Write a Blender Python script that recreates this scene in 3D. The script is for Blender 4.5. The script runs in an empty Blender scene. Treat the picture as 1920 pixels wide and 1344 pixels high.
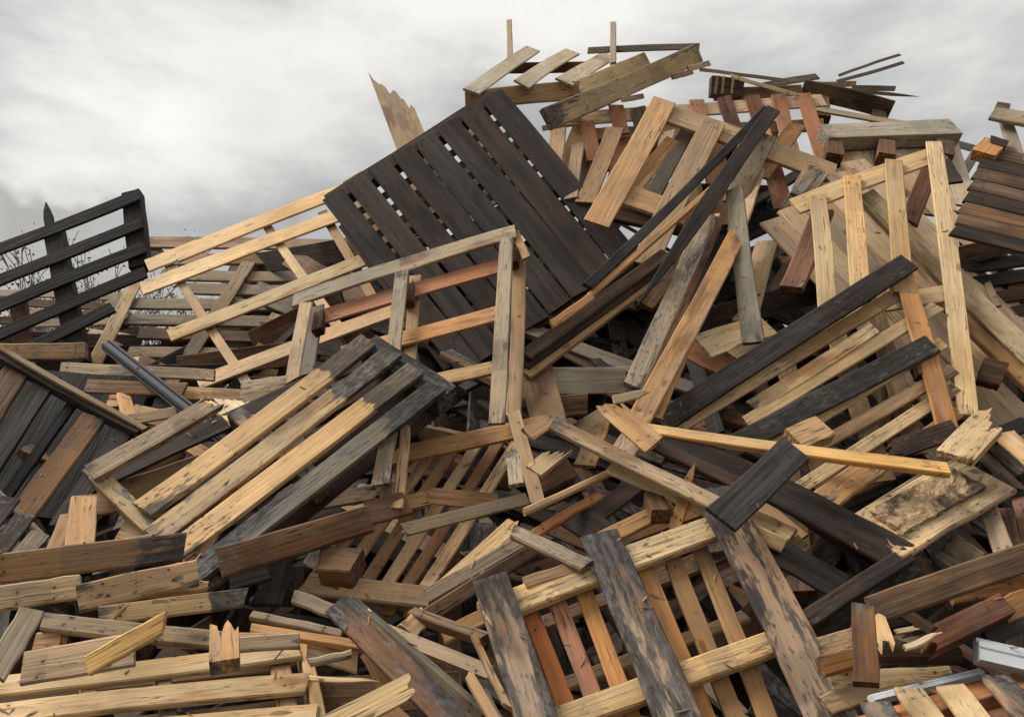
import bpy, bmesh, math, random
from mathutils import Vector, Quaternion, Matrix

# ------------------------------------------------------------------ camera, sky, sun, exposure
sc = bpy.context.scene
col = sc.collection
cam_d = bpy.data.cameras.new('camera'); cam = bpy.data.objects.new('camera', cam_d); col.objects.link(cam)
cam.location = (0, 0, 1.6); cam.rotation_euler = (math.radians(90 + 12), 0, 0)
cam_d.sensor_width = 36; cam_d.lens = 36 * 1500 / 1920; cam_d.clip_end = 3000; cam_d.clip_start = .05
sc.camera = cam
SUN_AZ, SUN_EL = math.radians(-88), math.radians(50)        # azimuth from +Y (view direction), left is negative
world = bpy.data.worlds.new('World'); sc.world = world; world.use_nodes = True
sun_d = bpy.data.lights.new('sun', 'SUN'); sun_d.energy = 2.1; sun_d.angle = math.radians(28); sun_d.color = (1, .955, .885)
sun = bpy.data.objects.new('sun', sun_d); col.objects.link(sun)
sd = Vector((math.sin(SUN_AZ) * math.cos(SUN_EL), math.cos(SUN_AZ) * math.cos(SUN_EL), math.sin(SUN_EL)))
sun.rotation_euler = (-sd).to_track_quat('-Z', 'Y').to_euler()
sc.view_settings.view_transform = 'Standard'; sc.view_settings.look = 'None'; sc.view_settings.gamma = 1
sc.view_settings.exposure = 0.9; sc.view_settings.use_curve_mapping = False
sc.cycles.max_bounces = 4; sc.cycles.diffuse_bounces = 1; sc.cycles.glossy_bounces = 1

class NT:
    """small helper for node graphs"""
    def __init__(s, tree): s.t = tree; s.n = tree.nodes; s.l = tree.links
    def node(s, typ, **kw):
        o = s.n.new(typ)
        for k, v in kw.items(): setattr(o, k, v)
        return o
    def put(s, sock, v):
        if isinstance(v, bpy.types.NodeSocket): s.l.new(v, sock)
        elif v is not None: sock.default_value = v
    def math(s, op, a, b=None, c=None, clamp=False):
        o = s.node('ShaderNodeMath', operation=op, use_clamp=clamp)
        for i, v in enumerate((a, b, c)): s.put(o.inputs[i], v)
        return o.outputs[0]
    def vec(s, op, a, b=None):
        o = s.node('ShaderNodeVectorMath', operation=op); s.put(o.inputs[0], a); s.put(o.inputs[1], b)
        return o.outputs[1] if op in ('LENGTH', 'DISTANCE', 'DOT_PRODUCT') else o.outputs[0]
    def mix(s, f, a, b, blend='MIX'):
        o = s.node('ShaderNodeMix', data_type='RGBA', blend_type=blend)
        s.put(o.inputs[0], f); s.put(o.inputs[6], a); s.put(o.inputs[7], b); return o.outputs[2]
    def noise(s, v, scale=1., detail=2., rough=.5, dist=0.):
        o = s.node('ShaderNodeTexNoise'); s.put(o.inputs['Vector'], v); s.put(o.inputs['Scale'], scale)
        s.put(o.inputs['Detail'], detail); s.put(o.inputs['Roughness'], rough); s.put(o.inputs['Distortion'], dist); return o.outputs[0]
    def ramp(s, v, a, b, lo=0., hi=1.):
        o = s.node('ShaderNodeMapRange', interpolation_type='SMOOTHSTEP')
        for i, x in enumerate((v, a, b, lo, hi)): s.put(o.inputs[i], x)
        return o.outputs[0]
    def sep(s, v):
        o = s.node('ShaderNodeSeparateXYZ'); s.put(o.inputs[0], v); return o.outputs
    def comb(s, x, y, z):
        o = s.node('ShaderNodeCombineXYZ'); s.put(o.inputs[0], x); s.put(o.inputs[1], y); s.put(o.inputs[2], z); return o.outputs[0]

SKY_OFF = (10.07, -18.23, -3.65)
BANK_OFF = (-5.52, -4.39, -2.66)
SUN_SKY = Vector((-.527, .925, .457)).normalized()
def build_world():
    g = NT(world.node_tree); g.n.clear()
    out = g.node('ShaderNodeOutputWorld'); bg = g.node('ShaderNodeBackground')
    sky = g.node('ShaderNodeTexSky', sky_type='NISHITA'); sky.sun_disc = False
    sky.sun_elevation = SUN_EL; sky.sun_rotation = SUN_AZ; sky.air_density = 1; sky.dust_density = 2
    tc = g.node('ShaderNodeTexCoord'); d = tc.outputs['Generated']
    x, y, z = g.sep(d)
    zc = g.math('MAXIMUM', z, 0.0)
    den = g.math('ADD', zc, .42)
    p = g.comb(g.math('DIVIDE', x, den), g.math('DIVIDE', y, den), g.math('MULTIPLY', z, 2.2))
    p = g.vec('ADD', p, SKY_OFF)
    v = g.noise(p, 2.3, 6, .56, .08)
    w = g.noise(g.vec('ADD', p, (11, 5, 2)), .8, 2, .5, .1)
    v = g.math('ADD', g.math('MULTIPLY', v, .60), g.math('MULTIPLY', w, .40))
    lum = g.ramp(v, .41, .61, .25, .475)                         # grey cloud bellies to bright thin cloud
    # overcast luminance distribution: brighter towards the zenith
    grad = g.math('ADD', g.math('MULTIPLY', zc, .85), .58)
    lum = g.math('MULTIPLY', lum, grad)
    # a thinner patch in the cloud
    sg = g.vec('DOT_PRODUCT', d, tuple(SUN_SKY))
    lum = g.math('MULTIPLY', lum, g.math('ADD', 1., g.math('MULTIPLY', g.ramp(sg, .985, 1.), .2)))
    # low bank of puffy cloud along the horizon
    pf = g.noise(d, 8., 5, .55, .15); pb = g.noise(g.vec('ADD', d, BANK_OFF), 1.3, 1)
    edge = g.math('ADD', g.math('ADD', .115, g.math('MULTIPLY', pf, .14)), g.math('MULTIPLY', pb, .36))
    bank = g.math('MULTIPLY', g.ramp(g.math('SUBTRACT', edge, z), -.003, .022), g.ramp(z, .12, .26, .5, 1.))
    lum = g.mix(bank, g.comb(lum, lum, lum), g.comb(*[g.math('MULTIPLY', g.math('ADD', .145, g.math('MULTIPLY', pf, .22)), k) for k in (1., 1., 1.)]))
    lum = g.sep(lum)[0]
    cloud = g.mix(g.ramp(v, .40, .6), (.955, .975, 1.0, 1), (1.0, .985, .94, 1))
    cl = g.node('ShaderNodeVectorMath', operation='SCALE'); g.put(cl.inputs[0], cloud); g.put(cl.inputs['Scale'], lum)
    blue = g.node('ShaderNodeVectorMath', operation='SCALE'); g.put(blue.inputs[0], sky.outputs[0]); blue.inputs['Scale'].default_value = .10
    c = g.mix(g.ramp(v, .60, .70, 0., .4), cl.outputs[0], blue.outputs[0])
    g.put(bg.inputs[0], c); bg.inputs[1].default_value = 1.0
    g.l.new(bg.outputs[0], out.inputs[0])
build_world()

# ------------------------------------------------------------------ materials
def new_mat(name):
    m = bpy.data.materials.new(name); m.use_nodes = True; g = NT(m.node_tree); g.n.clear()
    out = g.node('ShaderNodeOutputMaterial'); b = g.node('ShaderNodeBsdfPrincipled'); g.l.new(b.outputs[0], out.inputs[0])
    return m, g, b

def wood_material(name, per_object=True):
    """timber: the object's colour gives the wood, its alpha how much is blackened by soot and mould"""
    m, g, b = new_mat(name)
    tc = g.node('ShaderNodeTexCoord'); oi = g.node('ShaderNodeObjectInfo')
    if per_object:
        base, stain, rnd = oi.outputs['Color'], oi.outputs['Alpha'], oi.outputs['Random']
        co0 = tc.outputs['Object']
    else:
        at = g.node('ShaderNodeAttribute', attribute_name='tint'); base = at.outputs['Color']; stain = .25; rnd = at.outputs['Alpha']
        uv = g.node('ShaderNodeAttribute', attribute_name='local'); co0 = uv.outputs['Vector']
    off = g.comb(g.math('MULTIPLY', rnd, 71.), g.math('MULTIPLY', rnd, 37.), g.math('MULTIPLY', rnd, 53.))
    co = g.vec('ADD', co0, off)
    def st(x, y, z): return g.vec('MULTIPLY', co, (x, y, z))
    fib = g.ramp(g.noise(st(3.0, 75, 75), 1, 3, .62), .25, .75)     # fibres
    n1 = g.noise(st(.9, 10, 10), 1, 1, .45)
    ring = g.math('ADD', g.math('MULTIPLY', g.math('SINE', g.math('MULTIPLY', n1, 75.)), .5), .5)   # growth rings cut along the board
    blot = g.ramp(g.noise(st(2.4, 6, 6), 1, 3, .6), .22, .78)
    val = g.math('ADD', g.math('MULTIPLY', fib, .22), g.math('MULTIPLY', ring, .16))
    val = g.math('ADD', val, g.math('MULTIPLY', blot, .52))
    val = g.math('ADD', val, .53)
    c = g.mix(1., base, g.comb(val, val, val), 'MULTIPLY')
    c = g.mix(g.ramp(g.noise(st(1.1, 3, 3), 1, 1), .35, .68), c, g.mix(1., c, (1.03, .925, .78, 1), 'MULTIPLY'))   # sap and heart wood
    # darker late wood is redder
    c = g.mix(g.math('MULTIPLY', g.ramp(ring, .5, 1.), .32), c, g.mix(1., c, (.86, .64, .44, 1), 'MULTIPLY'))
    # grey weathering and brown water streaks drawn out along the board
    sn = g.noise(st(1.3, 26, 26), 1, 3, .6)
    wth = g.ramp(sn, .54, .72, 0., .4)
    hs = g.node('ShaderNodeHueSaturation'); g.put(hs.inputs['Color'], c); hs.inputs['Saturation'].default_value = .45; hs.inputs['Value'].default_value = .62
    c = g.mix(wth, c, hs.outputs[0])
    c = g.mix(g.ramp(sn, .44, .28, 0., .35), c, g.mix(1., c, (.62, .46, .34, 1), 'MULTIPLY'))
    # knots
    vo = g.node('ShaderNodeTexVoronoi'); g.put(vo.inputs['Vector'], st(4.2, 9.5, 9.5)); vo.inputs['Scale'].default_value = 1
    kn = g.math('MULTIPLY', g.ramp(vo.outputs['Distance'], .08, .14, 1., 0.), g.ramp(g.sep(vo.outputs['Color'])[0], .55, .6))
    c = g.mix(g.math('MULTIPLY', kn, .65), c, g.mix(1., base, (.34, .2, .13, 1), 'MULTIPLY'))
    dk = g.ramp(g.vec('DOT_PRODUCT', base, (.33, .34, .33)), .16, .05)
    wear = g.math('MULTIPLY', g.math('MULTIPLY', g.ramp(g.math('ADD', sn, g.math('MULTIPLY', fib, .25)), .52, .80), dk), .32)
    c = g.mix(g.math('MULTIPLY', g.math('MULTIPLY', g.ramp(blot, .55, .3), dk), .65), c, (.010, .010, .011, 1))
    c = g.mix(wear, c, g.mix(1., g.mix(1., base, (2.6, 2.6, 2.6, 1), 'MULTIPLY'), (.006, .006, .006, 1), 'ADD'))
    x, y, z = g.sep(co0)
    if per_object:
        nx = g.math('ABSOLUTE', g.sep(tc.outputs['Normal'])[0])
        endm = g.ramp(nx, .75, .9)
        c = g.mix(endm, c, g.mix(1., c, g.comb(g.math('ADD', fib, .25), g.math('ADD', fib, .2), g.math('ADD', fib, .15)), 'MULTIPLY'))
        L = g.node('ShaderNodeAttribute', attribute_type='OBJECT', attribute_name='pl').outputs['Fac']
        W = g.node('ShaderNodeAttribute', attribute_type='OBJECT', attribute_name='pw').outputs['Fac']
        ca = g.node('ShaderNodeAttribute', attribute_type='OBJECT', attribute_name='ca').outputs['Fac']
        cb = g.node('ShaderNodeAttribute', attribute_type='OBJECT', attribute_name='cb').outputs['Fac']
        xn = g.math('ADD', g.math('DIVIDE', x, L), g.math('MULTIPLY', g.math('SUBTRACT', blot, .5), .10))
        amt = g.math('ADD', stain, g.math('MULTIPLY', g.math('MINIMUM', g.math('MULTIPLY', stain, 5.), 1.), g.ramp(g.math('ABSOLUTE', xn), .36, .52, 0., .3)))
        amt = g.math('ADD', amt, g.math('MULTIPLY', cb, g.ramp(xn, .20, .27)))
        amt = g.math('ADD', amt, g.math('MULTIPLY', ca, g.ramp(xn, -.27, -.36)))
    else:
        amt = stain
    # drying cracks along the grain
    crk = g.math('MULTIPLY', g.math('MULTIPLY', g.ramp(g.math('ABSOLUTE', g.math('SUBTRACT', sn, .48)), .004, .013, 1., 0.), g.ramp(blot, .5, .68)), .8)
    c = g.mix(crk, c, g.mix(1., c, (.14, .11, .09, 1), 'MULTIPLY'))
    # brown water stains soaked into some of the boards
    wet = g.ramp(g.noise(g.vec('ADD', st(1.7, 6, 6), (7.3, 2.1, 4.4)), 1, 3, .6), .50, .60)
    wet = g.math('MULTIPLY', g.math('MULTIPLY', wet, g.ramp(g.math('FRACT', g.math('MULTIPLY', rnd, 5.)), .35, .6)), .72)
    c = g.mix(wet, c, g.mix(1., c, (.50, .36, .26, 1), 'MULTIPLY'))
    # soot and mould
    sp0 = g.noise(st(24, 60, 60), 1, 2, .7)
    s1 = g.ramp(g.math('ADD', g.noise(st(2.0, 13, 13), 1, 4, .7, .3), g.math('MULTIPLY', g.math('SUBTRACT', sp0, .5), .28)), .26, .74)
    lo = g.math('SUBTRACT', .95, amt)
    mask = g.math('MULTIPLY', g.ramp(s1, lo, g.math('ADD', lo, .36)), .9)
    spk = g.ramp(sp0, .585, .66)
    spk = g.math('MULTIPLY', spk, g.math('MULTIPLY', g.math('MINIMUM', g.math('MULTIPLY', amt, 3.2), 1.), .8))
    # dark ghosts left where another board was nailed across
    gh = g.noise(g.comb(g.math('ADD', g.math('MULTIPLY', x, 4.5), g.math('MULTIPLY', rnd, 90.)), rnd, 0.), 1, 0)
    gh = g.math('MULTIPLY', g.ramp(gh, .60, .612), g.math('MULTIPLY', g.math('MINIMUM', g.math('MULTIPLY', amt, 4.), 1.), g.math('ADD', .08, g.math('MULTIPLY', s1, .4))))
    msk = g.math('MAXIMUM', g.math('MAXIMUM', mask, spk), gh)
    soot = g.mix(g.math('MULTIPLY', g.ramp(sp0, .35, .68), blot), (.014, .014, .016, 1), (.20, .19, .18, 1))
    c = g.mix(msk, c, soot)
    if per_object:
        # a few nail heads with their rust marks near the ends
        ax = g.math('ABSOLUTE', g.math('ADD', x, g.math('MULTIPLY', y, g.math('SUBTRACT', rnd, .5))))
        ay = g.math('ABSOLUTE', g.math('ADD', y, g.math('MULTIPLY', g.math('SUBTRACT', g.math('FRACT', g.math('MULTIPLY', rnd, 7.)), .5), .04)))
        dx = g.math('SUBTRACT', ax, g.math('SUBTRACT', g.math('MULTIPLY', L, .5), g.math('ADD', .03, g.math('MULTIPLY', g.math('FRACT', g.math('MULTIPLY', rnd, 13.)), .04))))
        dy = g.math('SUBTRACT', ay, g.math('MULTIPLY', W, .22))
        dn = g.math('SQRT', g.math('ADD', g.math('MULTIPLY', dx, dx), g.math('MULTIPLY', dy, dy)))
        ok = g.math('MULTIPLY', g.math('GREATER_THAN', g.math('FRACT', g.math('MULTIPLY', rnd, 17.)), .35), g.math('GREATER_THAN', L, .22))
        nm = g.math('MULTIPLY', g.math('MULTIPLY', g.ramp(dn, .003, .0052, 1., 0.), .8), ok)
        halo = g.math('MULTIPLY', g.math('MULTIPLY', g.ramp(dn, .004, .02, 1., 0.), .22), ok)
        c = g.mix(halo, c, g.mix(1., c, (.45, .38, .33, 1), 'MULTIPLY'))
        c = g.mix(nm, c, (.025, .018, .014, 1))
    g.put(b.inputs['Base Color'], c)
    g.put(b.inputs['Roughness'], g.math('ADD', .66, g.math('MULTIPLY', fib, .22)))
    b.inputs['Specular IOR Level'].default_value = .25
    bp = g.node('ShaderNodeBump'); bp.inputs['Strength'].default_value = .45; bp.inputs['Distance'].default_value = .003
    g.put(bp.inputs['Height'], fib if not per_object else g.math('SUBTRACT', fib, g.math('MULTIPLY', spk, .5)))
    g.l.new(bp.outputs[0], b.inputs['Normal'])
    return m
WOOD = wood_material('timber'); DEBRIS = wood_material('timber_debris', False)

def plain(name, colr, rough, metal=0, bump=0, scale=40, var=.25):
    m, g, b = new_mat(name)
    tc = g.node('ShaderNodeTexCoord'); n = g.noise(tc.outputs['Object'], scale, 5, .6); n2 = g.noise(tc.outputs['Object'], scale * .2, 3, .6)
    f = g.math('ADD', 1 - var, g.math('MULTIPLY', g.math('ADD', n, n2), var))
    g.put(b.inputs['Base Color'], g.mix(1., colr, g.comb(f, f, f), 'MULTIPLY')); b.inputs['Roughness'].default_value = rough; b.inputs['Metallic'].default_value = metal
    if bump:
        bp = g.node('ShaderNodeBump'); bp.inputs['Strength'].default_value = bump; bp.inputs['Distance'].default_value = .01
        g.put(bp.inputs['Height'], n); g.l.new(bp.outputs[0], b.inputs['Normal'])
    return m
PLASTIC = plain('black_plastic', (.016, .018, .023, 1), .72, 0, .1, 60)
TRIM = plain('white_trim', (.62, .64, .66, 1), .45, 0, .15, 14, .55)
MUD = plain('mud', (.085, .065, .045, 1), .95, 0, .8, 3, .5)
TWIG = plain('twig_bark', (.16, .135, .11, 1), .9, 0, .2, 30)
LEAF = plain('leaf', (.13, .14, .07, 1), .6, 0, 0, 5, .5)

def chip_material():
    m, g, b = new_mat('chipboard')
    tc = g.node('ShaderNodeTexCoord'); co = tc.outputs['Object']
    vo = g.node('ShaderNodeTexVoronoi'); g.put(vo.inputs['Vector'], g.vec('MULTIPLY', g.vec('ADD', co, g.comb(g.noise(co, 9, 3), g.noise(co, 8, 3), 0)), (55, 150, 80))); vo.inputs['Scale'].default_value = 1
    r = g.sep(vo.outputs['Color'])[0]
    c = g.mix(r, (.24, .14, .07, 1), (.58, .41, .22, 1))
    c = g.mix(g.ramp(g.noise(co, 7, 5, .65), .50, .62, 0., .9), c, (.045, .03, .02, 1))
    c = g.mix(g.ramp(g.noise(g.vec('ADD', co, (4, 2, 0)), 9, 4, .6), .66, .72, 0., .8), c, (.045, .065, .02, 1))
    g.put(b.inputs['Base Color'], c); b.inputs['Roughness'].default_value = .9
    bp = g.node('ShaderNodeBump'); bp.inputs['Strength'].default_value = 1; bp.inputs['Distance'].default_value = .012
    g.put(bp.inputs['Height'], g.math('ADD', r, g.noise(co, 40, 4))); g.l.new(bp.outputs[0], b.inputs['Normal'])
    return m
CHIP = chip_material()

TINT = {'pine': (.64, .46, .25), 'yellow': (.64, .43, .185), 'tan': (.43, .30, .175), 'pale': (.66, .52, .33), 'palepink': (.52, .385, .26), 'palegrey': (.55, .475, .36),
        'peach': (.56, .38, .22), 'orange': (.50, .275, .115), 'redorange': (.46, .185, .07), 'red': (.46, .215, .12), 'redbrown': (.18, .085, .05), 'greytan': (.36, .285, .195),
        'grey': (.20, .175, .145), 'brown': (.14, .083, .047), 'brown2': (.22, .125, .062), 'rust': (.17, .085, .042), 'darkbrown': (.050, .031, .021), 'dark': (.041, .029, .022),
        'black': (.014, .012, .011), 'charcoal': (.038, .032, .028), 'moss': (.19, .165, .115), 'pinkgrey': (.48, .365, .265), 'stain': (.32, .19, .09), 'chip': (.4, .3, .2)}

# ------------------------------------------------------------------ board meshes
def bm_mesh(name, bm, smooth=False):
    me = bpy.data.meshes.new(name); bmesh.ops.recalc_face_normals(bm, faces=bm.faces[:]); bm.to_mesh(me); bm.free()
    if smooth:
        for f in me.polygons: f.use_smooth = True
    return me

def board_mesh(name, L, W, T, ends, rng):
    """sawn board along X: chamfered edges, a little bow and uneven edges; 'b' ends are torn"""
    bm = bmesh.new()
    ch = min(.0045, T * .22) * rng.uniform(.6, 1.3)
    bow = rng.gauss(0, .6) * min(.009 * L, .009); side = rng.gauss(0, .6) * min(.006 * L, .007); tw = rng.gauss(0, .05)
    if 'b' not in ends and 's' not in ends:
        ns = 5
        rings = []
        for i in range(ns + 1):
            u = i / ns; x = (u - .5) * L; k = 1 - (2 * u - 1) ** 2
            w = W / 2 * (1 + rng.uniform(-.035, .035)); t = T / 2; dz = bow * k; dy = side * k + rng.uniform(-.0015, .0015)
            if ends[1] == 'p' and i == ns: w *= .08; t *= .3
            if ends[1] == 'p' and i == ns - 1: w *= .62; dy += w * .2
            sk = rng.gauss(0, .005) if i in (0, ns) else 0
            prof = [(-w + ch, -t), (w - ch, -t), (w, -t + ch), (w, t - ch), (w - ch, t), (-w + ch, t), (-w, t - ch), (-w, -t + ch)]
            a = tw * (u - .5); ca, sa = math.cos(a), math.sin(a)
            rings.append([bm.verts.new((x + sk * (y / w), y * ca - z * sa + dy, y * sa + z * ca + dz)) for y, z in prof])
        for r0, r1 in zip(rings, rings[1:]):
            for j in range(8): bm.faces.new((r0[j], r0[(j + 1) % 8], r1[(j + 1) % 8], r1[j]))
        bm.faces.new(rings[0]); bm.faces.new(rings[-1])
    else:
        # strips across the width, each torn off at its own length
        n = max(5, min(14, int(W / .007)))
        ys = [-W / 2 + W * i / n for i in range(n + 1)]
        def tear(kind, s):
            o = []; slope = rng.uniform(-.9, .9) * W; wk = 0
            for i in range(n + 1):
                wk += rng.uniform(-.16, .16) * W
                sp = rng.uniform(-.8, .5) * W if rng.random() < .35 else 0
                if kind == 's': wk -= 2.6 * W / n; sp *= .5; slope = 0
                d = 0 if kind == 'c' else slope * (i / n - .5) + wk + sp
                o.append(s * (L / 2 + max(-.55 * L if kind == 's' else -.3 * L, d)))
            return o[::-1] if kind == 's' else o
        xa, xb = tear(ends[0], -1), tear(ends[1], 1); xa2, xb2 = [], []
        for i in range(n + 1):
            xa2.append(xa[i] + (rng.uniform(-.015, .03) if ends[0] == 'b' else 0)); xb2.append(xb[i] - (rng.uniform(-.015, .03) if ends[1] in 'bs' else 0))
        def z(x): return bow * (1 - (2 * x / L) ** 2)
        tv = [[bm.verts.new((x, ys[i], T / 2 + z(x))) for x in (xa[i], 0, xb[i])] for i in range(n + 1)]
        bv = [[bm.verts.new((x, ys[i], -T / 2 + z(x))) for x in (xa2[i], 0, xb2[i])] for i in range(n + 1)]
        for i in range(n):
            for k in (0, 1):
                bm.faces.new((tv[i][k], tv[i][k + 1], tv[i + 1][k + 1], tv[i + 1][k]))
                bm.faces.new((bv[i][k], bv[i + 1][k], bv[i + 1][k + 1], bv[i][k + 1]))
            bm.faces.new((tv[i][0], tv[i + 1][0], bv[i + 1][0], bv[i][0])); bm.faces.new((tv[i][2], bv[i][2], bv[i + 1][2], tv[i + 1][2]))
        for k in (0, 1):
            bm.faces.new((tv[0][k], bv[0][k], bv[0][k + 1], tv[0][k + 1])); bm.faces.new((tv[n][k], tv[n][k + 1], bv[n][k + 1], bv[n][k]))
    return bm_mesh(name, bm)

def profile_mesh(name, L, prof, ns=4, closed=True, smooth=False):
    bm = bmesh.new(); rings = []
    for i in range(ns + 1):
        x = (i / ns - .5) * L; rings.append([bm.verts.new((x, y, z)) for y, z in prof])
    n = len(prof)
    for r0, r1 in zip(rings, rings[1:]):
        for j in range(n): bm.faces.new((r0[j], r0[(j + 1) % n], r1[(j + 1) % n], r1[j]))
    bm.faces.new(rings[0]); bm.faces.new(rings[-1])
    return bm_mesh(name, bm, smooth)

def slab_mesh(name, L, W, T, rng):
    bm = bmesh.new(); nx, ny = 14, 8
    def ring(z, jit):
        return [[bm.verts.new(((i / nx - .5) * L + rng.uniform(-.005, .005), (j / ny - .5) * W + rng.uniform(-.005, .005), z + rng.uniform(-jit, jit))) for j in range(ny + 1)] for i in range(nx + 1)]
    t = ring(T / 2, .006); b = ring(-T / 2, .004)
    for i in range(nx):
        for j in range(ny):
            bm.faces.new((t[i][j], t[i + 1][j], t[i + 1][j + 1], t[i][j + 1])); bm.faces.new((b[i][j], b[i][j + 1], b[i + 1][j + 1], b[i + 1][j]))
    for i in range(nx):
        bm.faces.new((t[i][0], b[i][0], b[i + 1][0], t[i + 1][0])); bm.faces.new((t[i][ny], t[i + 1][ny], b[i + 1][ny], b[i][ny]))
    for j in range(ny):
        bm.faces.new((t[0][j], t[0][j + 1], b[0][j + 1], b[0][j])); bm.faces.new((t[nx][j], b[nx][j], b[nx][j + 1], t[nx][j + 1]))
    return bm_mesh(name, bm)

RNG = random.Random(11)
def board_object(row):
    nm, L, W, T, x, y, z, qw, qx, qy, qz, colr, stn, ca, cb, ends, mat = row
    if mat == 'plastic':
        h = T; w = W / 2
        me = profile_mesh(nm, L, [(-w, -h / 2), (w, -h / 2), (w, -h / 2 + .006), (w * .75, -h / 2 + .008), (w * .6, h / 2 - .006), (w * .45, h / 2), (w * .3, h / 2 - .007), (-w * .3, h / 2 - .007), (-w * .45, h / 2), (-w * .7, h / 2 - .006), (-w * .85, -h / 2 + .008), (-w, -h / 2 + .006)]); m = PLASTIC
    elif mat == 'metal':
        h = T; w = W / 2
        me = profile_mesh(nm, L, [(-w, -h / 2), (w, -h / 2), (w, 0), (w * .6, 0), (w * .6, h * .35), (w * .15, h * .35), (w * .1, h * .25), (-w * .1, h * .25), (-w * .15, h / 2), (-w, h / 2)]); m = TRIM
    elif mat == 'log':
        me = profile_mesh(nm, L, [(W / 2 * math.cos(a) * RNG.uniform(.94, 1.04), W / 2 * math.sin(a) * RNG.uniform(.94, 1.04)) for a in [k * math.tau / 14 for k in range(14)]], 5, smooth=False); m = WOOD
    elif mat == 'chip':
        me = slab_mesh(nm, L, W, T, RNG); m = CHIP
    else:
        me = board_mesh(nm, L, W, T, ends, RNG); m = WOOD
    me.materials.append(m)
    o = bpy.data.objects.new(nm, me); col.objects.link(o)
    o.location = (x, y, z); o.rotation_mode = 'QUATERNION'; o.rotation_quaternion = (qw, qx, qy, qz)
    k = RNG.uniform(.74, 1.16); kr = RNG.uniform(.93, 1.06)
    r, g_, b = TINT[colr]
    if mat == 'wood' and r > .1: stn = stn + RNG.choice((0, .03, .06, .1))
    o.color = (min(1, r * k * kr), min(1, g_ * k), min(1, b * k / kr), stn)
    o['pl'] = L; o['pw'] = W; o['ca'] = float(ca); o['cb'] = float(cb)
    return o

def tag(o, label, cat, group=''):
    o['label'] = label; o['category'] = cat
    if group: o['group'] = group

# ------------------------------------------------------------------ the setting: ground
bm = bmesh.new(); N = 24
gv = [[bm.verts.new(((i / N - .5) * 1600, (j / N - .5) * 1600, 0)) for j in range(N + 1)] for i in range(N + 1)]
for i in range(N):
    for j in range(N): bm.faces.new((gv[i][j], gv[i + 1][j], gv[i + 1][j + 1], gv[i][j + 1]))
me = bm_mesh('ground', bm); me.materials.append(MUD)
ground = bpy.data.objects.new('ground', me); col.objects.link(ground); ground['kind'] = 'structure'

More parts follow.
